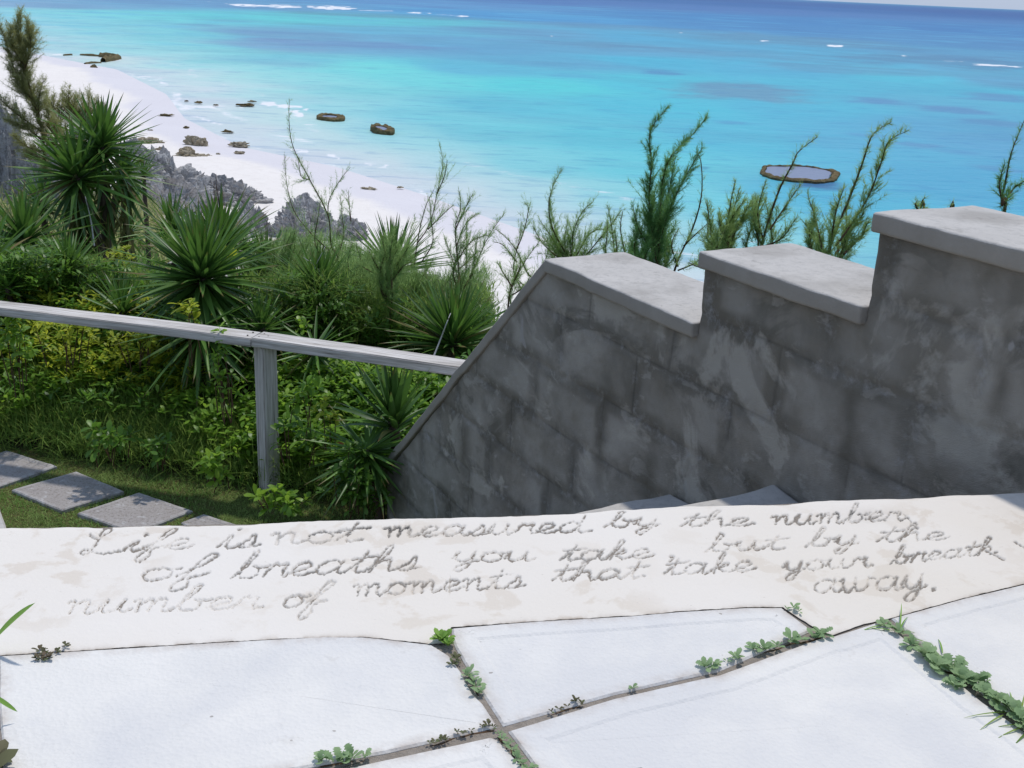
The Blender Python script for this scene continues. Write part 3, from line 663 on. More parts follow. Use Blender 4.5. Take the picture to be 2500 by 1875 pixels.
strokes.append(([(2205, 1254), (2216, 1262), (2225, 1275), (2240, 1290)], .8))
strokes.append(([(2400, 1340), (2425, 1352), (2450, 1365)], .9))
strokes.append(([(2478, 1322), (2500, 1336), (2530, 1345)], .7))
NU, NV = 1640, 185
gx = np.linspace(-300, 2800, NU); vv = np.linspace(0, 1, NV)
GX, VV = np.meshgrid(gx, vv, indexing='ij')
YT = ytop(gx) + (fbm(gx * .012, gx * 0 + 3.3) - .5) * 7; YB = ybot(gx) + (fbm(gx * .06, gx * 0 + 8.3) - .5) * 3 + 2.2
GY = YT[:, None] + (YB - YT)[:, None] * VV
WN = (fbm(GX * .22, GY * .28, 3) - .5) * 7.5 + (fbm(GX * .018, GY * .05, 2) - .5) * 4.5 + .5
grime = np.zeros(GX.shape); groove = np.zeros(GX.shape)
dxg = gx[1] - gx[0]
for pts, dk in strokes:
    dk1 = dk
    for (xa, ya), (xb, yb) in zip(pts[:-1], pts[1:]):
        i0 = max(int((min(xa, xb) - 12 - gx[0]) / dxg), 0); i1 = min(int((max(xa, xb) + 12 - gx[0]) / dxg) + 2, NU)
        sxg = GX[i0:i1]; syg = GY[i0:i1]
        ex, ey = xb - xa, yb - ya; t = np.clip(((sxg - xa) * ex + (syg - ya) * ey) / (ex * ex + ey * ey + 1e-6), 0, 1)
        d = np.hypot(sxg - xa - t * ex, (syg - ya - t * ey) * 1.25) + WN[i0:i1]
        grime[i0:i1] = np.maximum(grime[i0:i1], dk1 * np.clip(1.25 - d / 3.6, 0, 1)); groove[i0:i1] = np.maximum(groove[i0:i1], np.exp(-(d / 3.2) ** 2))
PW = atz(GX, GY, ZT)
brk = fbm(PW[..., 0] * 45, PW[..., 1] * 45, 3)
grime = np.clip(grime * 1.1, 0, 1) * np.clip((brk - .22) * 3.2, .3, 1.0)
# the top rolls over at its outer edge
dist_edge = np.linalg.norm(PW - PW[:, :1], axis=2)
dz = -groove * .0035 * 1.0 - .010 * np.exp(-dist_edge / .008) + (fbm(PW[..., 0] * 7, PW[..., 1] * 7) - .5) * .006
dz = np.where(dist_edge > .02, dz * 1.0 - (fbm(PW[..., 0] * 7, PW[..., 1] * 7) - .5) * .004, dz)
yin = (GY - YB[:, None])
dirt_shade = np.exp(-np.abs(yin) / 4.0) * .9 * np.clip((fbm(GX * .02, GX * 0 + 5.) - .35) * 4, .15, 1)
dirt_shade = np.maximum(dirt_shade, .55 * smooth((GX - 2330) / 300) * smooth(1.15 - VV * 1.3) * fbm(PW[..., 0] * 12, PW[..., 1] * 12))  # the wall's shadow on the right corner, painted into the ledge colour
dirt_shade = np.maximum(dirt_shade, .28 * np.exp(-((GX - 2120) / 60) ** 2 - ((GY - 1258) / 16) ** 2))
PW[..., 2] += dz
# normals from the height field
VV3 = PW.reshape(-1, 3)
Fg = grid_faces(NU, NV)[:, ::-1]
Fg = Fg
du = np.gradient(PW, axis=0); dv = np.gradient(PW, axis=1); NN = np.cross(dv, du); NN /= np.linalg.norm(NN, axis=2)[..., None]
if NN[NU // 2, NV // 2, 2] < 0: NN = -NN
NNf = NN.reshape(-1, 3)
fmask = grime.ravel()[Fg].max(1) > .12
def sub_mesh(name, V, Fc, N, mat, parent, attrs):
    idx, inv = np.unique(Fc, return_inverse=True); inv = inv.reshape(Fc.shape)
    o = mesh_obj(name, V[idx], inv.astype(np.int32), mat, parent, True, {k: a.ravel()[idx] for k, a in attrs.items()})
    o.data.normals_split_custom_set_from_vertices([tuple(n) for n in N[idx]])
    return o
att = {'grime': grime, 'dirt_shade': dirt_shade}
n0 = np.cross(VV3[Fg[0, 1]] - VV3[Fg[0, 0]], VV3[Fg[0, 2]] - VV3[Fg[0, 1]])
if n0[2] < 0: Fg = Fg[:, ::-1]
ledge = sub_mesh('cement_ledge', VV3, Fg[~fmask], NNf, M['ledge'], None, att)
tag(ledge, 'cream cement ledge with words handwritten in it, between white slabs and the drop', 'ledge')
ins = sub_mesh('inscription', VV3, Fg[fmask], NNf, M['ledge'], ledge, att)
ins['label'] = 'dark cursive words scratched in four lines across the cement'
# ledge skirt and the body of the patio under it
edge = PW[:, 0, :]
V = []; 
for p in edge:
    t = np.array([0, 0, 0.])
    V += [(p[0], p[1], p[2]), (p[0] * 1.004, p[1] * 1.003, p[2] - .012), (p[0] * 1.002, p[1] * 1.002, p[2] - .05), (p[0] * .995, p[1] * .995, p[2] - .06)]
f = grid_faces(NU, 4)
sk = mesh_obj('ledge_rim', V, f, M['ledge'], ledge, True, {'grime': np.zeros(len(V)), 'dirt_shade': np.zeros(len(V))})
bx = [(p[0] * .995, p[1] * .995) for p in edge[::40]]
body = bx + [(bx[-1][0] + .2, -1.2), (bx[0][0] - 1.2, -1.2)]
nb = len(body); V = [(x, y, TOP - .003) for x, y in body] + [(x, y, EYE[2] - 2.9) for x, y in body]
# the bedding stays under the slabs; the ledge's own bed is lower by its thickness
Fc = [tuple(range(nb))] + [(i, (i + 1) % nb, nb + (i + 1) % nb, nb + i) for i in range(nb)]
patio = struct(mesh_obj('patio', V, Fc, M['joint']))
slabs = [
 ([(-420, 1622), (0, 1604), (342, 1584), (676, 1565), (790, 1560), (886, 1560), (980, 1569), (1053, 1578), (1212, 1775), (943, 1834), (829, 1857), (770, 1869), (400, 1935), (8, 2010), (-2, 1700), (-6, 1640)], 0, 'white slab with one curved corner under the first words'),
 ([(1103, 1533), (1320, 1516), (1540, 1504), (1660, 1493), (1816, 1484), (1909, 1483), (1982, 1539), (1753, 1638), (1500, 1694), (1228, 1771), (1180, 1695), (1158, 1654), (1133, 1616), (1112, 1580), (1105, 1560)], .036, 'narrow white slab in the middle with a sharp top corner'),
 ([(1241, 1784), (1500, 1704), (1753, 1648), (2006, 1557), (2036, 1553), (2135, 1521), (2170, 1528), (2260, 1600), (2400, 1715), (2520, 1800), (2700, 1960), (2500, 2150), (1900, 2220), (1500, 2200), (1330, 1905)], .038, 'largest white slab at the lower right with a raised rim'),
 ([(810, 1884), (905, 1862), (1198, 1799), (1216, 1806), (1282, 1880), (1440, 2150), (900, 2150), (500, 2100), (420, 1960)], .036, 'white slab at the bottom centre, mostly cut off'),
 ([(2176, 1509), (2350, 1461), (2500, 1426), (2700, 1370), (2950, 1450), (2900, 1900), (2720, 1940), (2530, 1790), (2410, 1700), (2275, 1590)], .036, 'white slab at the right edge beyond the thick weeds'),
 ([(-500, 1640), (-22, 1650), (-18, 1700), (-10, 2010), (-500, 2100)], .036, 'sliver of white slab at the left edge'),
]
slabs[0] = ([(-4, 1601), (342, 1580), (676, 1561), (790, 1556), (886, 1556), (980, 1565), (1053, 1574), (1095, 1600), (1126, 1640), (1155, 1693), (1178, 1716), (1214, 1773), (943, 1837), (829, 1857), (770, 1869), (400, 1935), (16, 2010), (4, 1800), (-3, 1700)], 0, slabs[0][2])
for pts, ins_, lb in slabs:
    o = prism('paving_slab', pp(pts, ZT), TOP + .001, TOP - .018, M['slab'], patio, inset=ins_ or None, step=.0022, edge_w=.010, cham=.003, n_sub=4, wob=.0009)
    o['label'] = lb

# ------------------------------------------------------------------ stepped grey wall and the stairs under it
W0 = zlevel(950, 1290, -2.8); wdir = np.array([math.sin(R(30)), -math.cos(R(30)), 0]); wn = np.array([math.cos(R(30)), math.sin(R(30)), 0])
def WP(s, t, z): return W0 + wdir * s + wn * t + np.array([0, 0, z - W0[2]])   # along, into, height (absolute)
steps = [(1.47, 2.395, -.975), (2.395, 3.065, -.745), (3.065, 3.76, -.500), (3.76, 4.55, -.26)]
CT = .052
wall = empty('stepped_wall', W0, 'tall grey cement-rendered wall stepping up to the right beside the stairs', 'wall')
def joints(s, z):
    """courses of rendered blocks: joint closeness and block id"""
    wob = (fbm(s * 3, z * 3) - .5) * .03
    zz = (z - EYE[2] + 2.80 + wob) / .232; row = np.floor(zz); fz = np.abs(zz - np.round(zz)) * .232
    ss = (s + (fbm(s * 3 + 7, z * 3) - .5) * .03 + (row % 2) * .25 + row * .07) / .50; colm = np.floor(ss); fs = np.abs(ss - np.round(ss)) * .50
    return np.minimum(fz, fs), row * 100 + colm
def wdisp(s, z):
    j, _ = joints(s, z)
    return .005 * np.exp(-(j / .016) ** 2) * (.4 + .9 * fbm(s * 6, z * 6 + 4)) + .012 * (fbm(s * 4 + 3, z * 4) - .5) + .004 * (fbm(s * 22, z * 22) - .5)
patches = [(-.12, 1.47, None)] + steps
allV = []; allN = []; allF = []; allJ = []; allS = []; allC = []; allK = []; ids = []; off = 0
STK = [(3.49, -.56, -.98, .028), (2.62, -.9, -1.0, .03), (3.06, -.98, -1.3, .035), (1.9, -1.3, -1.8, .05), (1.2, -1.3, -1.5, .04), (2.2, -1.5, -1.9, .05), (.8, -1.9, -2.3, .06)]
for s0, s1, zt in patches:
    nu = int((s1 - s0) / .0075) + 2; nv = 290
    S, T = np.meshgrid(np.linspace(s0, s1, nu), np.linspace(0, 1, nv), indexing='ij')
    zt_ = (np.interp(S, [-.12, 1.47], [-2.51, -.98]) + .012 if zt is None else np.full(S.shape, zt)) + EYE[2] - CT + .01
    z0 = EYE[2] - 2.85; Zw = z0 + (zt_ - z0) * T
    d = wdisp(S, Zw); e = .002
    ds = (wdisp(S + e, Zw) - wdisp(S - e, Zw)) / (2 * e); dzz = (wdisp(S, Zw + e) - wdisp(S, Zw - e)) / (2 * e)
    P = W0 + S[..., None] * wdir + (d + .022)[..., None] * wn; P[..., 2] = Zw
    # round the far end of the wall
    endr = np.clip(1 - (S + .12) / .05, 0, 1) ** 2 * .02; P += endr[..., None] * wn
    Nn = -wn + ds[..., None] * wdir; Nn[..., 2] += dzz; Nn /= np.linalg.norm(Nn, axis=2)[..., None]
    j, bid = joints(S, Zw)
    st = np.zeros(S.shape)
    for (a, za, zb, wd_) in STK:
        zz = Zw - EYE[2]
        st = np.maximum(st, np.exp(-((S - a + (fbm(zz * 9, zz * 0 + a) - .5) * .05) / wd_) ** 2) * smooth((za + .02 - zz) / .05) * smooth((zz - zb) / .1) * (.4 + .8 * fbm(S * 20, zz * 20)))
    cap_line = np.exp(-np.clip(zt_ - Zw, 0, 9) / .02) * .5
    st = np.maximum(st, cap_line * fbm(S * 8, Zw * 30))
    jj = np.exp(-(j / .034) ** 2)
    Fc = grid_faces(nu, nv)
    allV.append(P.reshape(-1, 3)); allN.append(Nn.reshape(-1, 3)); allJ.append(jj.ravel()); allS.append(st.ravel()); allC.append(smooth((j - .03) / .03).ravel()); allK.append((np.exp(-(j / .0045) ** 2) * np.clip((fbm(S * 5 + 9, Zw * 5) - .46) * 8, 0, 1)).ravel())
    cb = bid.ravel()[Fc[:, 0]]; ids.append(cb); allF.append(Fc + off); off += nu * nv
allV = np.concatenate(allV); allN = np.concatenate(allN); allF = np.concatenate(allF); ids = np.concatenate(ids); allJ = np.concatenate(allJ); allS = np.concatenate(allS); allC = np.concatenate(allC); allK = np.concatenate(allK)
n0 = np.cross(allV[allF[0, 1]] - allV[allF[0, 0]], allV[allF[0, 2]] - allV[allF[0, 1]])
if np.dot(n0, -wn) < 0: allF = allF[:, ::-1]
for u in np.unique(ids):
    o = sub_mesh('wall_block', allV, allF[ids == u], allN, M['wall'], None, {'joint': allJ, 'streak': allS, 'centre': allC, 'crack': allK}); adopt(o, wall)
def rbox(name, corners, mat, parent, nx=24, ny=8, r=.012, wob=.004, seed=0.):
    """rounded slab: corners = origin, three edge vectors"""
    o_, a, b, c = [np.array(v, float) for v in corners]; bm = bmesh.new(); bmesh.ops.create_cube(bm, size=2)
    la, lb, lc = [np.linalg.norm(v) for v in (a, b, c)]
    for v in bm.verts: v.co = Vector(((v.co.x + 1) / 2 * la, (v.co.y + 1) / 2 * lb, (v.co.z + 1) / 2 * lc))
    bmesh.ops.bevel(bm, geom=bm.edges[:], offset=r, segments=3, affect='EDGES', profile=.6)
    for ax, n, L in ((0, nx, la), (1, ny, lb), (2, 2, lc)):
        for i in range(1, n):
            co = Vector((0, 0, 0)); co[ax] = r + (L - 2 * r) * i / n; no = Vector((0, 0, 0)); no[ax] = 1
            bmesh.ops.bisect_plane(bm, geom=bm.verts[:] + bm.edges[:] + bm.faces[:], plane_co=co, plane_no=no)
    ua, ub, uc = a / la, b / lb, c / lc
    for v in bm.verts:
        p = v.co.copy()
        q = o_ + ua * p.x + ub * p.y + uc * p.z
        k = Vector((nz(q, 5, 3, seed), nz(q, 5, 3, seed + 5), nz(q, 5, 3, seed + 9))) * wob * 1.6 + Vector((nz(q, 22, 2, seed), nz(q, 22, 2, seed + 5), nz(q, 22, 2, seed + 9))) * wob * .5
        v.co = Vector(q) + k
    me = bpy.data.meshes.new(name); bm.to_mesh(me); bm.free(); me.materials.append(mat)
    me.polygons.foreach_set('use_smooth', np.ones(len(me.polygons), bool))
    ob = bpy.data.objects.new(name, me); C.objects.link(ob)
    if parent: adopt(ob, parent)
    return ob
for i, (s0, s1, zt) in enumerate(steps):
    s0b = s0 - .012 if i else s0 + .0
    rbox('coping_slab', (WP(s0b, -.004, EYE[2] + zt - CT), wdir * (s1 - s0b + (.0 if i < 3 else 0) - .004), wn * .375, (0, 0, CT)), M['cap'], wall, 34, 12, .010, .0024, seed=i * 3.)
    V = [];  # block core behind the rendered face
    rbox('core_block', (WP(s0 + .004, .05, EYE[2] - 2.85), wdir * (s1 - s0 - .008), wn * .29, (0, 0, zt + 2.85 - CT + .02)), M['wall'], wall, 3, 3, .01, .002)
# sloping coping on the low end
a = WP(-.145, .010, EYE[2] - 2.505 - .040); b = WP(1.475, .010, EYE[2] - .98 - .040)
ev = b - a; up = np.cross(wn, ev); up = up / np.linalg.norm(up); up = up if up[2] > 0 else -up
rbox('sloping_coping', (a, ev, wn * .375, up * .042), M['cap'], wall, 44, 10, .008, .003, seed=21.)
V = []
for t in (.05, .34):
    for s, z in ((-.11, -2.85), (1.466, -2.85), (1.466, -1.06), (-.11, -2.60)): V.append(WP(s, t, EYE[2] + z))
o = mesh_obj('core_block', V, [(0, 1, 2, 3), (7, 6, 5, 4), (0, 4, 5, 1), (1, 5, 6, 2), (2, 6, 7, 3), (3, 7, 4, 0)], M['wall']); adopt(o, wall)
# stairs
st_root = empty('garden_stairs', WP(1.4, -.5, EYE[2] - 2.8), 'pale grey cement stairs going down along the wall, mostly hidden by the ledge', 'stairs')
for k in range(8):
    s0 = 3.75 - .47 * k; z = EYE[2] - 1.143 + .2213 * (1 - 0) - .2213 * k - .0
    z = EYE[2] - 1.364 + .2213 * 2 - .2213 * k
    if k in (0, 1): continue
    if k > 3: z -= .035 * (k - 3) + .03
    if k == 7: break
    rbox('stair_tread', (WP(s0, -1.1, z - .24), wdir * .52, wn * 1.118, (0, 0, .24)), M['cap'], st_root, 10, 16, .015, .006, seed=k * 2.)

# ------------------------------------------------------------------ wooden handrail
hr = empty('handrail', (RP0[0], RP0[1], EYE[2] - 2.8), 'weathered grey timber handrail on square posts along the planting', 'railing')
zr = EYE[2] - 1.87
def board(p0, p1, w, h, name, parent, seed=0):
    p0 = np.array(p0, float); p1 = np.array(p1, float); d = p1 - p0; L = np.linalg.norm(d)
    bm = bmesh.new(); bmesh.ops.create_cube(bm, size=1)
    for v in bm.verts: v.co = Vector((v.co.x * L, v.co.y * w, v.co.z * h))
    bmesh.ops.bevel(bm, geom=bm.edges[:], offset=.005, segments=2, affect='EDGES')
    for i in range(1, 30):
        bmesh.ops.bisect_plane(bm, geom=bm.verts[:] + bm.edges[:] + bm.faces[:], plane_co=(-L / 2 + L * i / 30, 0, 0), plane_no=(1, 0, 0))
    for v in bm.verts:
        k = nz((v.co.x + seed, 0, 0), 1.1, 2, seed) * .006; v.co.z += k; v.co.y += nz((v.co.x, 5, 0), 1.3, 2, seed) * .005
    me = bpy.data.meshes.new(name); bm.to_mesh(me); bm.free(); me.materials.append(M['wood'])
    ob = bpy.data.objects.new(name, me); C.objects.link(ob); c = (p0 + p1) / 2
    ob.location = Vector(c) - Vector(parent.location); ob.rotation_mode = 'QUATERNION'; ob.rotation_quaternion = Vector(d).to_track_quat('X', 'Z'); ob.parent = parent
    return ob
hw = .062
def rp(px, py, off=0): p = zlevel(px, py, -1.87); return p
cR = (rp(1128, 878) + rp(1105, 893)) / 2; cP = (rp(632, 808) + rp(622, 827)) / 2; cL = (rp(0, 734) + rp(0, 749)) / 2
dR = (cR - cP) / np.linalg.norm(cR - cP); dL = (cL - cP) / np.linalg.norm(cL - cP)
for p_ in (cR, cP, cL): p_[2] = zr - .026
board(cP + dR * .002, cP + dR * 2.6, .135, .052, 'rail_board', hr, 1)
board(cP - dR * .002, cP + dL * 3.4, .135, .050, 'rail_board', hr, 2)
def post(c, zb, rot, parent, lean=0):
    ob = board((0, 0, 0), (0, 0, zr - .053 - zb), .092, .092, 'post', parent, 4)
    ob.rotation_mode = 'XYZ'; ob.rotation_euler = (0, -math.pi / 2, 0)
    ob.rotation_mode = 'QUATERNION'
    q = Matrix.Rotation(rot, 4, 'Z') @ Matrix.Rotation(-math.pi / 2, 4, 'Y'); ob.rotation_quaternion = q.to_quaternion()
    ob.location = Vector((c[0] - parent.location[0], c[1] - parent.location[1], (zb + zr - .053) / 2 - parent.location[2]))
    return ob
pc = cP + dR * .05
for k_, (dd_, off_) in enumerate(((.03, .03), (.03, -.03), (-.04, .03), (-.04, -.03), (.07, .0))):
    q_ = cP + (dR if dd_ > 0 else -dR) * abs(dd_) + np.array([-dR[1], dR[0], 0]) * off_
    bm = bmesh.new(); bmesh.ops.create_cone(bm, cap_ends=True, segments=10, radius1=.0055, radius2=.0045, depth=.003)
    me = bpy.data.meshes.new('nail_head'); bm.to_mesh(me); bm.free(); me.materials.append(M['bark'])
    o = bpy.data.objects.new('nail_head', me); C.objects.link(o); o.parent = hr; o.location = (q_[0] - hr.location[0], q_[1] - hr.location[1], zr + .0015 - hr.location[2])
post(pc, EYE[2] - 2.9, R(13) + R(34), hr)
post(cP + dL * 2.75, EYE[2] - 2.9, R(13) + R(34), hr)

# ------------------------------------------------------------------ plants
def leaf_mesh(name, length, width, fold, bend, mat, seg=7, shape='sword', curl=0):
    """a blade along +X, V-folded, drooping by bend"""
    V = []; al = []; Fc = []
    for i in range(seg + 1):
        t = i / seg
        if shape == 'sword': w_ = width * (min(t * 6 + .45, 1) * (1 - max(0, t - .35) / .65) ** .75)
        elif shape == 'obovate': w_ = width * (math.sin(min(t / .68, 1) * math.pi / 2) ** 1.3 * math.sqrt(max(0, 1 - max(0, (t - .68) / .32) ** 2)) + .05)
        elif shape == 'lance': w_ = width * (math.sin(t * math.pi) ** .7 + .03)
        else: w_ = width * (1 - t) + .0002
        a = bend * t * t; x = length * (t - .17 * bend * bend * t ** 3); z = -length * bend * t * t * .5
        V += [(x, -w_ / 2, z + w_ * fold), (x, 0, z), (x, w_ / 2, z + w_ * fold)]; al += [t] * 3
    for i in range(seg):
        for k in (0, 1): Fc.append((i * 3 + k, (i + 1) * 3 + k, (i + 1) * 3 + k + 1, i * 3 + k + 1))
    me = bpy.data.meshes.new(name); me.from_pydata(V, [], Fc); me.update()
    at = me.attributes.new('along', 'FLOAT', 'POINT'); at.data.foreach_set('value', al)
    me.polygons.foreach_set('use_smooth', np.ones(len(me.polygons), bool)); me.materials.append(mat); return me
YL = [leaf_mesh('yucca_leaf', 1, .072, .22, b, M['yucca']) for b in (.0, .06, .16, .32, .6)]
YD = [leaf_mesh('dry_leaf', 1, .065, .15, b, M['yucca_dry']) for b in (.1, .4)]
def orient(d, roll):
    d = Vector(d).normalized(); q = d.to_track_quat('X', 'Z'); return q.to_matrix().to_4x4() @ Matrix.Rotation(roll, 4, 'X')
def tube(pts, r0, r1, name, mat, parent=None, n=6):
    V = []; Fc = []; P = [Vector(p) for p in pts]
    for i, p in enumerate(P):
        d = (P[min(i + 1, len(P) - 1)] - P[max(i - 1, 0)]).normalized(); a = d.orthogonal().normalized(); b = d.cross(a)
        r = r0 + (r1 - r0) * i / (len(P) - 1)
        r *= 1 + .15 * nz(p, 20, 2)
        for k in range(n): t = 2 * math.pi * k / n; V.append(p + a * math.cos(t) * r + b * math.sin(t) * r)
    for i in range(len(P) - 1):
        for k in range(n): Fc.append((i * n + k, i * n + (k + 1) % n, (i + 1) * n + (k + 1) % n, (i + 1) * n + k))
    Fc.append(tuple(range(len(V) - n, len(V))))
    o = mesh_obj(name, V, Fc, mat, None, True)
    if parent: adopt(o, parent)
    return o
def yucca(px, py, r, lpx, n, label, tilt=(0, 0), maxpol=125, dry=0, trunk=True, minpol=0, wide=1.0, stalks=0, green=None):
    c = atr(np.array([px]), np.array([py]), r)[0]; L = lpx * np.linalg.norm(c - EYE) / F
    g = float(H(c[0] - tilt[0] * .3, c[1])); base = Vector((c[0] - tilt[0] * .4, c[1] - tilt[1] * .2, min(g, c[2] - .1) - .05))
    root = empty('yucca', base, label, 'plant', 'spiky yucca plants on the slope')
    C_ = Vector(c)
    core = (C_ - base)
    if trunk:
        pts = [base + core * t + Vector((tilt[0] * .25 * t * (t - 1), 0, 0)) for t in np.linspace(0, 1, 7)]
        tube(pts, .045 * max(L, .35) / .5, .034 * max(L, .35) / .5, 'trunk', M['bark'], root, 8)
    ax = Vector((tilt[0], tilt[1], 1)).normalized(); A = ax.to_track_quat('Z', 'X').to_matrix()
    for i in range(n):
        f_ = (i + .5) / n
        pol = R(minpol + (maxpol - minpol) * f_ ** .85) * random.uniform(.92, 1.08); azm = i * 2.39996 + random.uniform(-.2, .2)
        d = A @ Vector((math.sin(pol) * math.cos(azm), math.sin(pol) * math.sin(azm), math.cos(pol)))
        k = min(int(f_ * 3.2 + random.uniform(0, 1.9)), 4); pol *= random.uniform(.85, 1.12)
        if pol < R(40): k = random.choice((0, 0, 1))
        o = bpy.data.objects.new('leaf', YL[k] if f_ < .55 or random.random() > .14 else YD[k % 2]); C.objects.link(o); o.parent = root
        ln = L * random.uniform(.68, 1.08) * (.74 + .42 * min(pol / R(65), 1))
        st = C_ - ax * (.14 * L * f_) + d * .015
        M4 = Matrix.Translation(st - base) @ orient(d, random.uniform(-.5, .5)) @ Matrix.Diagonal((ln, L * wide * random.uniform(.85, 1.2), ln, 1))
        o.matrix_local = M4
    for i in range(dry):
        azm = i * 2.39996; pol = R(random.uniform(118, 172))
        d = Vector((math.sin(pol) * math.cos(azm), math.sin(pol) * math.sin(azm), math.cos(pol)))
        mesh = YD[i % 2] if random.random() < .6 else YL[1]
        o = bpy.data.objects.new('dry_leaf' if mesh in YD else 'leaf', mesh); C.objects.link(o); o.parent = root
        st = C_ - Vector((0, 0, 1)) * (random.uniform(.05, 1.35) * L) - base
        o.matrix_local = Matrix.Translation(st) @ orient(d, random.uniform(-1, 1)) @ Matrix.Diagonal((L * random.uniform(.5, 1.0), L * 1.15, L, 1))
    for i in range(stalks):
        p = C_ + Vector((.04 * i, 0, 0)); hgt = L * (1.05 - .12 * i)
        pts = [p + Vector((.02 * math.sin(t * 5 + i) + (.02 - .07 * i) * t, 0, hgt * t)) for t in np.linspace(0, 1, 9)]
        tube(pts, .006, .002, 'flower_stalk', M['twig'], root, 5)
    return root
yucca(248, 352, 10.0, 138, 130, 'tallest spiky plant, dark green crown standing out against the beach', tilt=(.1, 0), maxpol=112, dry=40)
yucca(185, 425, 9.8, 150, 140, 'dark spiky crown leaning left just below the tallest one, with hanging old leaves', tilt=(-.55, 0), maxpol=125, dry=110, wide=1.1)
yucca(300, 420, 10.4, 120, 60, 'drooping spiky crown at the right of the tallest one', tilt=(.7, -.1), maxpol=115, dry=40)
yucca(492, 672, 7.3, 205, 250, 'big fresh green spiky plant in the centre just behind the rail', tilt=(.05, -.12), maxpol=128, wide=.95)
yucca(535, 600, 8.4, 160, 160, 'dark spiky plant with two dead flower stalks behind the big central one', tilt=(.0, 0), maxpol=100, stalks=2)
yucca(168, 652, 8.2, 115, 90, 'lighter green spiky plant at the left above the rail', tilt=(0, -.1), maxpol=110, wide=.9)
yucca(778, 705, 7.6, 145, 140, 'light green spiky plant right of the post, behind the rail', tilt=(0, -.1), maxpol=115, wide=.85)
yucca(958, 655, 8.6, 158, 140, 'spiky plant silhouetted against white sand in the middle', tilt=(.05, 0), maxpol=110, wide=.8)
yucca(1105, 830, 7.0, 185, 170, 'dense upright spiky plant against the sloping end of the wall', tilt=(0, 0), maxpol=85, wide=.8)
yucca(960, 1028, 5.72, 195, 52, 'bright spiky plant in front of the rail, beside the low end of the wall', tilt=(-.12, 0), maxpol=66, wide=1.35)
yucca(895, 1100, 5.62, 150, 110, 'lower dark leaves of a spiky plant at the foot of the wall', tilt=(-.2, -.1), minpol=60, maxpol=120, wide=.9)
yucca(60, 580, 9.2, 150, 100, 'dark spiky plant at the left behind the light green one', maxpol=110)
yucca(-30, 640, 8.4, 150, 90, 'spiky plant cut by the left edge of the picture', maxpol=105)
yucca(20, 700, 8.0, 95, 60, 'small spiky plant low at the left edge above the rail', maxpol=105)
yucca(350, 425, 14.0, 55, 46, 'small far spiky plant on a bare trunk in front of the largest rock', maxpol=100)
yucca(318, 560, 11.5, 72, 50, 'small spiky plant in front of the pale rock face', maxpol=110)
yucca(650, 660, 8.8, 130, 80, 'dark spiky plant between the central one and the post', maxpol=105)
yucca(880, 720, 8.0, 110, 60, 'small dark spiky plant behind the thin dark sapling trunk', maxpol=105)
yucca(490, 800, 6.9, 165, 90, 'shaded spiky leaves hanging below the rail left of the post', minpol=60, maxpol=150, trunk=True)
yucca(770, 850, 6.8, 120, 60, 'shaded spiky leaves below the rail right of the post', minpol=50, maxpol=140)
yucca(300, 760, 7.6, 120, 80, 'shaded spiky plant just above the rail left of the central one', maxpol=110)
yucca(640, 800, 7.0, 120, 70, 'shaded spiky plant right behind the top of the post', maxpol=115)
yucca(420, 560, 9.0, 110, 70, 'dark spiky crown between the pale rock face and the dead flower stalks', maxpol=110)
yucca(105, 500, 10.5, 110, 60, 'dark spiky crown low behind the leaning one', maxpol=110)

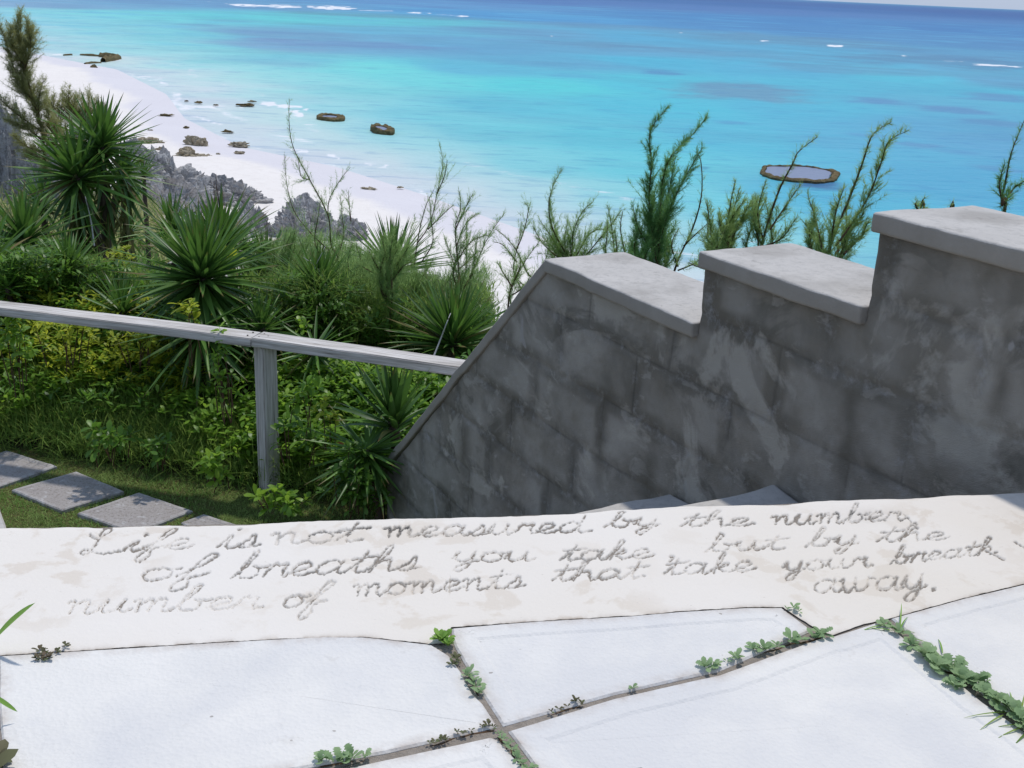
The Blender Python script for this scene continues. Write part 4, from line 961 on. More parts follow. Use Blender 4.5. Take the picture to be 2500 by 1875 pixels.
# feathery saplings
class Strands:
    def __init__(s): s.V = []; s.T = []
    def blade(s, p, d, L, w, tint, side=None):
        d = d / (np.linalg.norm(d) + 1e-9)
        side = np.cross(d, rng.normal(size=3)) if side is None else side; side /= np.linalg.norm(side) + 1e-9
        s.V += [p - side * w, p + side * w, p + d * L]; s.T += [tint] * 3
    def build(s, name, mat, parent):
        n = len(s.V) // 3; f = np.arange(n * 3).reshape(n, 3)
        o = mesh_obj(name, np.array(s.V), f, mat, None, False, {'tint': s.T}); o['kind'] = 'stuff'; 
        if parent: adopt(o, parent)
        return o
def feather(stems, r, label, full=1.0, mat='feather', shoot=46, needle=26, group='feathery saplings on the slope', name='sapling', extra=None, spread=1.2, stemw=.006, cat='sapling', nlen=1.0):
    """stems: list of pixel polylines, base first"""
    b = atr(np.array([stems[0][0][0]]), np.array([stems[0][0][1]]), r)[0]
    g = min(float(H(b[0], b[1])), b[2] - .05); base = Vector((b[0], b[1], g - .03)); root = empty(name, base, label, cat, group)
    S = Strands(); tint = random.random() * .3
    b0 = stems[0][min(1, len(stems[0]) - 1)]; stems = list(stems)
    for _ in range(int((4 if extra is None else extra) * full)):
        x_ = b0[0] + random.uniform(-45, 45); y_ = b0[1] + random.uniform(-25, 20); hh_ = random.uniform(50, 130); lx_ = random.uniform(-.35, .55)
        stems.append([(b0[0] + (x_ - b0[0]) * .3, b0[1] + 45), (x_, y_), (x_ + lx_ * hh_ * .5, y_ - hh_ * .55), (x_ + lx_ * hh_ * 1.1, y_ - hh_)])
    sc = np.linalg.norm(b - EYE) / F
    for si, st in enumerate(stems):
        rj = r + random.uniform(-.15, .15) * (si > 0)
        P = [atr(np.array([x]), np.array([y]), r if k == 0 else rj + random.uniform(-.03, .03) * k)[0] for k, (x, y) in enumerate(st)]
        if si == 0: P = [np.array(base)] + P
        P = [np.array(p) for p in catmull(P, 6)]
        seglen = np.array([np.linalg.norm(b_ - a_) for a_, b_ in zip(P[:-1], P[1:])]); tot = seglen.sum()
        tube(P, stemw * (1.3 if si == 0 else .8), .0012, 'trunk' if si == 0 else 'branch', M['twig'], root, 5)
        acc = 0; step = .0118 * (r / 7) ** .5 / full ** .5
        nxt = tot * (.10 if si else .25)
        for i, L_ in enumerate(seglen):
            while acc + L_ > nxt:
                t = (nxt - acc) / L_; p = P[i] + (P[i + 1] - P[i]) * t; d = (P[i + 1] - P[i]) / L_
                q = nxt / tot; nxt += step * random.uniform(.6, 1.4)
                sideA = rng.normal(size=3); sideA -= d * np.dot(sideA, d); sideA /= np.linalg.norm(sideA) + 1e-9
                sl2 = shoot * sc * random.uniform(.35, 1.2) * (1.25 - 1.02 * q) * (.6 if q < .1 else 1)
                dd = d * random.uniform(.9, 1.4) + sideA * random.uniform(.35, .85) * spread + np.array([0, 0, .15]); dd /= np.linalg.norm(dd)
                # a thin side shoot, bending upwards, hung with needles
                nn = max(int(needle * 2.6 * full ** .5 * random.uniform(.6, 1.2) * (.12 + 1.1 * (1 - q))), 3)
                us = np.linspace(0, 1, 5); bend = rng.normal(size=3) * .18
                pts = [p + dd * sl2 * u + (np.array([0, 0, .22]) + bend) * sl2 * u * u for u in us]
                for a_, b_ in zip(pts[:-1], pts[1:]): S.blade(a_, b_ - a_, np.linalg.norm(b_ - a_) * 1.1, .0008, tint + .05)
                u = rng.uniform(.05, 1.0, nn)[:, None]
                q0 = p + dd * sl2 * u + (np.array([0, 0, .22]) + bend) * sl2 * u * u
                nd = dd * rng.uniform(.5, 1.2, (nn, 1)) + rng.normal(size=(nn, 3)) * .50 * spread + np.array([0, 0, .15]); nd /= np.linalg.norm(nd, axis=1)[:, None]
                sd_ = np.cross(nd, rng.normal(size=(nn, 3))); sd_ /= np.linalg.norm(sd_, axis=1)[:, None] + 1e-9
                ll = (rng.uniform(.012, .038, (nn, 1)) * nlen); ww = .0009 * nlen ** .8
                S.V += list(np.stack([q0 - sd_ * ww, q0 + sd_ * ww, q0 + nd * ll], 1).reshape(-1, 3)); S.T += list(np.repeat((tint + random.uniform(0, .4) + rng.uniform(0, .2, nn)) % 1, 3))
            acc += L_
    S.build('foliage', M[mat], root)
    return root
feather([[(832, 673), (809, 600), (801, 527), (756, 438), (717, 362), (706, 300), (707, 242)], [(806, 614), (756, 566), (717, 513), (700, 446), (694, 376)], [(801, 527), (804, 488), (830, 440), (856, 408)], [(756, 438), (735, 430), (728, 380)], [(857, 540), (853, 500), (850, 466)]], 8.0,
        'tall thin feathery sapling standing in front of white sand and surf, left of centre', full=.55)
feather([[(954, 800), (954, 696), (945, 640), (935, 590), (940, 560)], [(954, 696), (980, 640), (1000, 590)], [(954, 696), (920, 650), (900, 610)], [(950, 680), (900, 660), (870, 640)], [(954, 690), (985, 650), (1010, 640)], [(950, 650), (955, 600), (965, 560)]], 7.4,
        'soft green feathery sapling with a dark straight trunk, in front of the middle spiky plant', full=1.6, shoot=60, stemw=.010)
feather([[(1010, 700), (1019, 593), (1038, 508), (1060, 462)], [(1019, 593), (1050, 545), (1067, 472), (1081, 400), (1072, 352)], [(1067, 472), (1085, 430), (1092, 390)], [(1045, 560), (1085, 520), (1108, 500)]], 8.0,
        'sparse feathery sapling with one long bare-tipped shoot right of the middle spiky plant', full=.6)
feather([[(1125, 740), (1120, 660), (1112, 560), (1125, 506), (1120, 462)], [(1112, 560), (1140, 500), (1155, 472)], [(1115, 640), (1150, 590), (1195, 572)], [(1115, 600), (1135, 550), (1165, 520)], [(1118, 680), (1100, 620), (1085, 580)], [(1118, 660), (1150, 630), (1170, 610)]], 7.7,
        'bushy feathery sapling just left of the bare patch of sand', full=1.1)
feather([[(1330, 720), (1291, 672), (1260, 610), (1230, 575), (1209, 559)], [(1260, 612), (1279, 564), (1290, 510), (1280, 495)], [(1262, 640), (1230, 600), (1205, 590)], [(1310, 700), (1270, 690), (1245, 640)]], 7.0,
        'thin branching feathery sapling at the right of the bare patch of sand', full=.6)
feather([[(1400, 730), (1390, 640), (1350, 560), (1340, 500), (1352, 450), (1372, 415)], [(1395, 650), (1400, 570), (1420, 520), (1450, 490)], [(1400, 660), (1450, 600), (1490, 550), (1518, 512)], [(1390, 650), (1330, 600), (1300, 550)], [(1395, 660), (1360, 600), (1320, 540)], [(1400, 640), (1440, 570), (1480, 560)], [(1400, 660), (1380, 600), (1385, 540)]], 6.2,
        'wide bushy feathery sapling rising behind the left end of the wall top', full=1.35, shoot=55)
feather([[(1590, 740), (1592, 640), (1610, 540), (1618, 440), (1640, 380), (1690, 330), (1728, 282)], [(1600, 620), (1585, 500), (1590, 400), (1588, 320), (1632, 260)], [(1605, 600), (1640, 500), (1680, 420), (1715, 360)], [(1600, 620), (1560, 560), (1545, 500)], [(1600, 600), (1625, 520), (1640, 430), (1650, 380)], [(1598, 620), (1590, 540), (1600, 460)], [(1600, 600), (1610, 500), (1628, 420)]], 5.6,
        'tallest dark green feathery sapling behind the lowest wall step', full=2.0, mat='feather_dark', shoot=52, needle=30)
feather([[(1640, 740), (1650, 650), (1690, 560), (1712, 480), (1712, 400), (1700, 370)], [(1670, 600), (1700, 570), (1735, 540)], [(1655, 650), (1640, 600), (1655, 560)], [(1655, 660), (1700, 640), (1725, 610)]], 5.7,
        'nearly bare feathery shoot curving beside the tallest dark one', full=.35)
feather([[(1530, 720), (1525, 620), (1515, 560), (1520, 515)], [(1525, 640), (1545, 590), (1560, 560)]], 5.9, 'short feathery tuft at the left of the tallest dark one', full=.9, shoot=36)
feather([[(1725, 700), (1735, 620), (1760, 590), (1790, 560)], [(1730, 640), (1728, 560), (1732, 500)], [(1730, 660), (1700, 650), (1680, 640)]], 5.4, 'low sparse feathery twigs in the notch by the middle wall step', full=.5, shoot=36)
feather([[(1775, 700), (1778, 600), (1780, 520), (1795, 440)], [(1780, 590), (1810, 540), (1845, 500), (1850, 490)], [(1778, 600), (1760, 560), (1755, 520)], [(1778, 600), (1790, 520), (1805, 460)]], 5.0,
        'bright green feathery sapling behind the middle wall step, its left half', full=1.5, shoot=46)
feather([[(1850, 690), (1862, 590), (1900, 470), (1935, 400), (1950, 370), (1995, 335)], [(1865, 590), (1850, 520), (1870, 440)], [(1880, 560), (1920, 500), (1955, 450)], [(1870, 600), (1910, 580), (1945, 530)], [(1860, 600), (1840, 540), (1850, 480)]], 5.0,
        'feathery sapling whose bare tip arches over the oval reef ring', full=.9, shoot=44)
feather([[(2000, 720), (2020, 620), (2075, 480), (2105, 400), (2130, 330), (2176, 298)], [(2040, 600), (2070, 560), (2120, 480), (2150, 400), (2170, 345), (2215, 320)], [(2020, 640), (1990, 580), (1960, 540)], [(2025, 620), (2040, 520), (2060, 460)], [(2040, 620), (2080, 560), (2110, 520)], [(2060, 620), (2100, 580), (2120, 540)], [(2010, 650), (1985, 620), (1975, 560)]], 4.5,
        'feathery sapling with two long arching tips beside the highest wall step', full=1.2, shoot=46)
feather([[(2435, 620), (2445, 500), (2455, 440), (2470, 370), (2500, 295)], [(2450, 500), (2475, 460), (2505, 440)], [(2447, 490), (2440, 450), (2452, 400)]], 4.6, 'thin dark feathery shoot above the highest wall step at the right edge', full=.8, extra=1, shoot=30, mat='feather_dark')
feather([[(2240, 620), (2246, 510), (2258, 482)], [(2246, 520), (2235, 500), (2240, 490)]], 4.6, 'tiny feathery tip peeping over the highest wall step', full=.5, extra=0, shoot=24)
feather([[(2310, 620), (2318, 515), (2325, 500)]], 4.6, 'barely visible feathery tip over the highest wall step', full=.5, extra=0, shoot=14)
# soft green mass between the spiky plants
feather([[(700, 760), (700, 680), (690, 620), (700, 560)], [(700, 680), (740, 620), (760, 580)], [(700, 690), (660, 640), (650, 590)], [(700, 660), (720, 600), (715, 570)]], 8.3, 'olive-green feathery bush behind the post, below the rounded rock', full=1.6, shoot=60)
feather([[(860, 780), (860, 700), (850, 640), (860, 590)], [(860, 700), (890, 650), (905, 600)], [(860, 710), (820, 660), (800, 610)], [(858, 690), (880, 640), (870, 600)]], 7.9, 'mid-green feathery bush just left of the dark straight trunk', full=1.7, shoot=60)
feather([[(1060, 800), (1050, 730), (1040, 680)], [(1050, 740), (1090, 690), (1130, 670)], [(1050, 740), (1010, 700), (990, 680)]], 7.9, 'low feathery bush above the spiky plant beside the wall', full=1.5, shoot=60)
feather([[(1240, 760), (1250, 700), (1270, 650), (1268, 620)], [(1250, 700), (1225, 660), (1215, 640)], [(1250, 720), (1280, 700), (1300, 660)]], 6.6, 'small loose feathery shoot just above the slope of the wall', full=.7, shoot=40)
feather([[(600, 720), (590, 640), (600, 580)], [(595, 650), (630, 600), (640, 570)], [(595, 660), (560, 620), (550, 590)]], 9.2, 'dim feathery bush behind the big central spiky plant', full=1.2, shoot=60)
# olive tree at the far left
feather([[(110, 420), (105, 330), (80, 240), (60, 160), (50, 90), (52, 20)], [(90, 270), (40, 180), (10, 90), (-10, 40)], [(60, 170), (75, 110), (62, 40)], [(95, 290), (95, 240), (108, 190)], [(100, 320), (30, 270), (-20, 220)], [(90, 260), (60, 220), (20, 170)], [(100, 340), (60, 310), (10, 290)], [(100, 350), (120, 300), (110, 240)], [(60, 160), (30, 110), (25, 60)], [(72, 210), (50, 150), (30, 100)],
         [(105, 360), (140, 330), (130, 280)], [(105, 370), (70, 360), (30, 330)], [(106, 390), (80, 380), (60, 370)], [(60, 130), (40, 80), (46, 30)], [(58, 130), (78, 80), (66, 60)]], 20,
        'olive-green tree with a thin open crown at the far left', full=4.0, extra=0, spread=2.4, mat='olive', shoot=36, needle=22, name='tree', cat='tree', group='olive-green trees above the left of the beach', stemw=.022, nlen=2.6)
for x, y, lb in ((150, 215, 'small bushy olive tree right of the tall thin-crowned one'), (200, 225, 'faint grey-green bush just above the tallest spiky plant'), (232, 262, 'low olive bush right behind the tallest spiky plant'), (180, 300, 'dark olive bush between the rock slope and the tallest spiky plant')):
    feather([[(x, y + 120), (x, y + 60), (x + 4, y)], [(x, y + 70), (x - 30, y + 30), (x - 40, y + 5)], [(x, y + 80), (x + 28, y + 45), (x + 36, y + 12)], [(x, y + 90), (x - 20, y + 50), (x - 16, y + 15)], [(x, y + 60), (x + 15, y + 40), (x + 18, y - 5)], [(x, y + 100), (x + 35, y + 80), (x + 50, y + 50)]], 22, lb, full=2.0, extra=0, spread=2.4, mat='olive', shoot=36, needle=30, name='bush', cat='bush', group='olive-green trees above the left of the beach', stemw=.02, nlen=2.6)

# broad-leaved shrubs whose leaves can be told apart
BL = {}
for key in ('broad', 'broad_dark', 'yellow'):
    BL[key] = [leaf_mesh('leaf', 1, .40, .10, b, M[key], 6, 'obovate') for b in (.15, .45, .8)]
def shrub(px, py, r, wpx, hpx, n, label, key='broad', lpx=30, rosette=7, name='shrub', drop=0.0):
    c = atr(np.array([px]), np.array([py]), r)[0]; sc = np.linalg.norm(c - EYE) / F; W = wpx * sc / 2; Hh = hpx * sc / 2; L = lpx * sc
    g = min(float(H(c[0], c[1])), c[2] - Hh); base = Vector((c[0], c[1], g - .02)); root = empty(name, base, label, 'shrub', 'broad-leaved shrubs near the rail')
    cnt = 0; Cc = Vector(c)
    while cnt < n:
        v = Vector(rng.normal(size=3)); v.normalize(); v *= random.random() ** .4
        tip = Cc + Vector((v.x * W, v.y * W * .7, v.z * Hh))
        fr = base.lerp(tip, .6) + Vector((rng.normal() * .02, rng.normal() * .02, 0))
        if cnt % (rosette * 2) < rosette: tube([fr, fr.lerp(tip, .6), tip], .004, .002, 'stem', M['twig'], root, 4)
        ax = (Vector((v.x * .8, v.y * .8 - .25, .8 + v.z * .4))).normalized(); A = ax.to_track_quat('Z', 'X').to_matrix()
        for k in range(rosette):
            pol = R(random.uniform(28, 95)); a_ = k * 2.4 + random.uniform(-.3, .3)
            d = A @ Vector((math.sin(pol) * math.cos(a_), math.sin(pol) * math.sin(a_), math.cos(pol)))
            o = bpy.data.objects.new('leaf', random.choice(BL[key])); C.objects.link(o); o.parent = root
            l_ = L * random.uniform(.6, 1.15)
            o.matrix_local = Matrix.Translation(tip - base - ax * k * .004) @ orient(d, random.uniform(-.4, .4)) @ Matrix.Scale(l_, 4); cnt += 1
    return root
shrub(295, 640, 8.6, 110, 95, 150, 'yellow-green bush left of the big central spiky plant', 'yellow', 17, 8)
shrub(480, 622, 7.9, 90, 40, 42, 'bright yellow-green broad leaves inside the central spiky plants', 'yellow', 34, 6)
shrub(560, 628, 7.9, 60, 40, 35, 'yellow-green leaves at the right inside the central spiky plants', 'yellow', 30, 6)
shrub(465, 760, 6.6, 60, 55, 35, 'pale leaves curling under the rail left of the post', 'yellow', 32, 6)
shrub(545, 890, 6.15, 55, 190, 84, 'climbing stem of bright leaves hanging just left of the post', 'broad', 24, 5, 'vine')
shrub(750, 960, 5.95, 90, 60, 48, 'bright cluster of leaves between the post and the spiky plant', 'broad', 30, 7)
shrub(805, 1000, 5.8, 80, 50, 42, 'light leaves just left of the bright front spiky plant', 'yellow', 26, 7)
shrub(690, 1215, 5.55, 130, 80, 112, 'bright green leafy plant at the foot of the post', 'broad', 30, 7)
shrub(840, 1195, 5.4, 150, 100, 126, 'mid-green leafy plant between the post foot and the wall', 'broad_dark', 28, 7)
shrub(520, 1135, 5.85, 80, 90, 84, 'bright leaf cluster at the hedge foot left of the post', 'broad', 30, 7)
shrub(265, 1065, 6.2, 120, 70, 84, 'leafy sprigs low in the hedge above the stepping stones', 'broad_dark', 30, 6)
shrub(390, 1090, 6.1, 110, 60, 60, 'small leafy sprigs in the hedge left of the bright cluster', 'broad_dark', 26, 6)
shrub(30, 820, 7.0, 110, 120, 130, 'bright leafy shrub at the left edge under the rail', 'broad', 30, 8)
shrub(160, 800, 7.1, 160, 60, 120, 'yellowish leafy shrub under the rail, second from the left edge', 'yellow', 22, 8)
shrub(330, 810, 7.0, 150, 70, 120, 'yellow-green low shrub under the rail between the left shrubs and the shaded spikes', 'yellow', 22, 8)
shrub(720, 1060, 5.9, 110, 90, 80, 'loose leafy plant right of the post at half its height', 'broad_dark', 26, 7)
shrub(860, 1130, 5.5, 90, 90, 70, 'dark leafy plant among the low leaves of the front spiky plant', 'broad_dark', 28, 6)
shrub(540, 700, 7.6, 120, 70, 60, 'leafy growth under the right side of the central spiky plant', 'broad_dark', 26, 7)
shrub(725, 800, 7.0, 60, 40, 28, 'few leaves just under the rail right of the post', 'broad', 24, 6)
shrub(230, 720, 8.4, 200, 50, 120, 'low leafy strip just above the rail at the left', 'broad', 24, 7)
shrub(1150, 880, 5.9, 90, 60, 42, 'leafy growth behind the rail end at the wall', 'broad_dark', 24, 6)
shrub(900, 1200, 5.45, 110, 110, 90, 'dark leaves at the very foot of the wall end', 'broad_dark', 26, 6)
for x, y, w_ in ((840, 760, 150), (1010, 820, 120), (660, 740, 120)):
    pass

# ground cover: grass and leaves nobody could count
def cover(name, n, region, blades, L, w_, mat, leaf=False, zoff=(0, .15), lean=.5, label=None, cat=None):
    V = []; T = []; seg = 3
    P = region(n); m_ = len(P); N = m_ * blades
    p = np.repeat(P, blades, 0) + rng.normal(size=(N, 3)) * np.array([.03, .03, .0])
    p[:, 2] += rng.uniform(zoff[0], zoff[1], N) if not leaf else np.repeat(rng.uniform(zoff[0], zoff[1], m_), blades)
    a = rng.uniform(0, 2 * np.pi, N); pol = rng.uniform(.1, lean, N) if not leaf else rng.uniform(.4, 1.5, N)
    d = np.stack([np.cos(a) * np.sin(pol), np.sin(a) * np.sin(pol), np.cos(pol)], 1)
    ln = L * rng.uniform(.5, 1.2, N); side = np.stack([-np.sin(a), np.cos(a), np.zeros(N)], 1)
    tint = np.repeat(rng.random(m_) * .6, blades) + rng.random(N) * .35
    droop = rng.uniform(.1, .5, N)
    ts = np.array([0, .35, .7, 1.0]); ws = np.array([1, .85, .5, .03]) if not leaf else np.array([.15, .8, 1.0, .1])
    rows = []
    for t, wv in zip(ts, ws):
        c = p + d * (ln * t)[:, None] + np.stack([np.cos(a), np.sin(a), -np.ones(N)], 1) * (ln * t * t * droop)[:, None] * .7
        rows += [c - side * (w_ * wv / 2), c + side * (w_ * wv / 2)]
    VV_ = np.stack(rows, 1); base = (np.arange(N) * 8)[:, None]
    Fc = np.concatenate([base + np.array([0, 1, 3, 2]), base + np.array([2, 3, 5, 4]), base + np.array([4, 5, 7, 6])], 0)
    o = mesh_obj(name, VV_.reshape(-1, 3), Fc, mat, None, False, {'tint': np.repeat(tint % 1, 8)}); o['kind'] = 'stuff'
    if label: o['label'] = label; o['category'] = cat
    return o
def bank(n, l0=-4.5, l1=1.4, d0=.05, d1=2.6, dens=None):
    l = rng.uniform(l0, l1, n); d = rng.uniform(d0, d1, n)
    x = RP0[0] + RD[0] * l + RN[0] * d; y = RP0[1] + RD[1] * l + RN[1] * d
    s_ = (np.stack([x, y, x * 0], 1)[:, :2] - W0[:2]) @ wn[:2]; al = (np.stack([x, y], 1) - W0[:2]) @ wdir[:2]
    k = ~((s_ > -.05) & (s_ < .42) & (al > -.05)) 
    if dens is not None: k &= fbm(x * 1.3 + dens, y * 1.3) > .42
    x, y = x[k], y[k]
    return np.stack([x, y, H(x, y)], 1)
cover('hedge_grass', 5200, lambda n: bank(n, -4.6, 1.0, .02, 2.2, 3.0), 12, .22, .0055, M['grass'], zoff=(0, .12), lean=1.1, label='tangled long grass in the bank behind the rail', cat='grass')
cover('hedge_grass', 1800, lambda n: bank(n, -4.6, .9, -.06, .5), 9, .20, .005, M['grass'], zoff=(0, .12), lean=1.3, label='shaded grass hanging over the front of the bank', cat='grass')
cover('ground_cover', 4200, lambda n: bank(n, -4.6, 1.4, .1, 2.8, 11.0), 8, .062, .022, M['broad_dark'], True, zoff=(.02, .30), label='dense dark green leaves covering the bank', cat='ground cover')
cover('ground_cover', 3600, lambda n: bank(n, -4.6, -.6, .35, 2.2, 23.0), 9, .060, .017, M['yellow'], True, zoff=(.12, .32), label='yellow-green low leaves along the top of the bank', cat='ground cover')
cover('ground_cover', 2300, lambda n: bank(n, -.2, 1.2, .02, 1.6), 8, .062, .024, M['broad'], True, zoff=(.02, .3), label='bright leaves filling the ground between post and wall', cat='ground cover')
def slope_reg(n):
    l = rng.uniform(-9, 9, n); d = 2.2 + rng.random(n) ** 1.3 * 9
    x = RP0[0] + RD[0] * l + RN[0] * d; y = RP0[1] + RD[1] * l + RN[1] * d; return np.stack([x, y, H(x, y)], 1)
cover('slope_scrub', 6000, slope_reg, 9, .16, .012, M['broad_dark'], False, zoff=(0, .35), lean=1.2, label='dark scrub on the slope between the spiky plants', cat='scrub')
def slope_far(n):
    l = rng.uniform(-22, 16, n); d = rng.uniform(9, 26, n)
    x = RP0[0] + RD[0] * l + RN[0] * d; y = RP0[1] + RD[1] * l + RN[1] * d; return np.stack([x, y, H(x, y)], 1)
cover('slope_scrub', 5000, slope_far, 8, .45, .035, M['olive'], False, zoff=(0, .5), lean=1.1, label='olive scrub far down the slope', cat='scrub')
def lawn_reg(n):
    l = rng.uniform(-3.6, 1.3, n); d = rng.uniform(-1.6, .12, n)
    x = RP0[0] + RD[0] * l + RN[0] * d; y = RP0[1] + RD[1] * l + RN[1] * d
    ok = np.ones(len(x), bool)
    for q in stones:
        Q = np.array(pp(q, ZP))[:, :2]; ins2 = np.ones(len(x), bool); sgn = None
        for a, b in zip(Q, np.roll(Q, -1, 0)):
            cr2 = (b[0] - a[0]) * (y - a[1]) - (b[1] - a[1]) * (x - a[0]); ins2 &= (cr2 / np.linalg.norm(b - a) < -.006)
        ok &= ~ins2
    x, y = x[ok], y[ok]; return np.stack([x, y, np.full(len(x), EYE[2] - 2.79)], 1)
cover('lawn_grass', 13000, lawn_reg, 8, .030, .0036, M['lawn'], zoff=(0, .004), lean=1.2, label='short thin turf around the stepping stones', cat='grass')

# undergrowth filling the space between the spiky plants (its sprigs stand up to a metre above the slope)
def sight_mass(x0, x1, top, bot, r0, r1):
    def reg(n):
        x = rng.uniform(x0, x1, n); t = rng.random(n) ** .8; yt = np.interp(x, *zip(*top)) + (fbm(x * .02, x * 0 + 2) - .5) * 60; y = yt + (bot - yt) * t
        return atr(x, y, rng.uniform(r0, r1, n))
    return reg
cover('undergrowth', 3600, sight_mass(560, 1200, [(560, 690), (700, 660), (850, 690), (940, 720), (1040, 750), (1130, 730), (1200, 700)], 900, 7.3, 8.6), 9, .11, .006, M['grass'], zoff=(-.05, .05), lean=1.4, label='dim grassy undergrowth between the spiky plants behind the rail', cat='undergrowth')
cover('undergrowth', 2600, sight_mass(540, 1200, [(540, 720), (700, 690), (850, 720), (940, 750), (1040, 780), (1130, 770), (1200, 750)], 920, 7.2, 8.4), 8, .06, .02, M['broad_dark'], True, zoff=(-.05, .05), label='leafy undergrowth between the spiky plants behind the rail', cat='undergrowth')
cover('undergrowth', 2400, sight_mass(0, 620, [(0, 620), (120, 600), (250, 650), (420, 690), (620, 680)], 800, 7.9, 9.3), 8, .07, .022, M['broad_dark'], True, zoff=(-.05, .05), label='dense leafy growth left of the central spiky plant above the rail', cat='undergrowth')
cover('undergrowth', 2600, sight_mass(0, 620, [(0, 640), (120, 600), (250, 650), (420, 700), (620, 690)], 800, 8.0, 9.5), 9, .12, .007, M['grass'], zoff=(-.05, .05), lean=1.4, label='dark undergrowth left of the central spiky plant', cat='undergrowth')
cover('undergrowth', 1800, sight_mass(600, 900, [(600, 600), (700, 585), (800, 590), (900, 620)], 720, 8.8, 9.6), 14, .09, .0035, M['feather'], zoff=(-.05, .05), lean=1.2, label='soft needle-leaved undergrowth below the grey rocks', cat='undergrowth')

cover('undergrowth', 2300, sight_mass(830, 1190, [(830, 640), (900, 650), (1000, 680), (1080, 690), (1150, 660), (1190, 650)], 800, 7.6, 8.6), 16, .085, .0032, M['feather'], zoff=(-.05, .05), lean=1.2, label='soft needle-leaved growth around the spiky plants in the middle', cat='undergrowth')
cover('ground_cover', 2200, lambda n: bank(n, -4.6, -.1, .02, 1.3, 31.0), 7, .062, .024, M['broad'], True, zoff=(.05, .26), label='fresh green leaves on the front of the bank left of the post', cat='ground cover')

# fallen leaf among the ground cover
me = leaf_mesh('fallen_leaf', .10, .055, .2, .5, M['yucca_dry'], 7, 'obovate')
s = NT('orange_dead_leaf'); s.col(s.mix(s.noise(s.co('Position'), 40, 4), (.28, .08, .03), (.42, .16, .07))); s.rough(.6, .2); me.materials[0] = s.m
p = atr(np.array([822.]), np.array([1080.]), 5.72)[0]
o = bpy.data.objects.new('fallen_leaf', me); C.objects.link(o); o.matrix_world = Matrix.Translation(p) @ orient((.8, -.5, -.1), -.9); tag(o, 'orange-brown fallen leaf resting in the greenery right of the post', 'leaf')
# bleached branches caught in the plants
def dead_branch(pts, r, label, w_=.006, mat='grey_twig'):
    P = [atr(np.array([x]), np.array([y]), r + (k % 2) * .05)[0] for k, (x, y) in enumerate(pts)]
    root = tube([tuple(q) for q in catmull(P, 4)], w_, w_ * .3, 'dead_branch', M[mat], None, 5); tag(root, label, 'branch', 'bleached dead branches'); return root
dead_branch([(402, 648), (425, 638), (452, 628)], 7.6, 'short white bleached branch left inside the central spiky plant', .009)
dead_branch([(1055, 880), (1075, 830), (1090, 790), (1100, 765)], 6.3, 'thin grey dead branch behind the rail near the wall', .006)
dead_branch([(770, 720), (768, 660), (785, 620), (800, 590)], 7.5, 'thin pale dead twig right of the central spiky plant', .004)
dead_branch([(735, 625), (770, 650), (800, 690)], 7.5, 'pale crooked twig crossing the thin dead twig', .003)
dead_branch([(230, 600), (222, 540), (208, 480)], 9.5, 'long pale dead leaf stem hanging under the leaning spiky crown', .008)

# ------------------------------------------------------------------ weeds in the slab joints
def lobed_leaf(name, mat):
    """small leaf with rounded lobes, along +X, length 1"""
    out = []; N = 22
    for i in range(N + 1):
        t = i / N; w_ = .30 * math.sin(min(t * 1.15 + .04, 1) * math.pi * .62) ** 1.5 * (1 + .28 * math.cos(t * 5 * 2 * math.pi)) if t < .97 else .08
        if t < .25: w_ = .05 + t * .25
        out.append((t, w_))
    V = []; Fc = []
    for t, w_ in out:
        z = .12 * math.sin(t * 2.4) - .18 * t * t; V += [(t, -w_, z + .10 * w_), (t, 0, z - .02), (t, w_, z + .10 * w_)]
    for i in range(N):
        for k in (0, 1): Fc.append((i * 3 + k, (i + 1) * 3 + k, (i + 1) * 3 + k + 1, i * 3 + k + 1))
    me = bpy.data.meshes.new(name); me.from_pydata(V, [], Fc); me.update(); me.materials.append(mat)
    me.polygons.foreach_set('use_smooth', np.ones(len(me.polygons), bool)); return me
WL = {k: [lobed_leaf('leaf', M[k])] + [leaf_mesh('leaf', 1, .42, .1, .4, M[k], 6, 'obovate')] for k in ('weed', 'weed_red', 'weed_bright')}
GB = leaf_mesh('grass_blade', 1, .028, .2, .6, M['weed_bright'], 7, 'sword')
GBY = leaf_mesh('grass_blade', 1, .03, .2, .35, M['grass'], 7, 'sword')
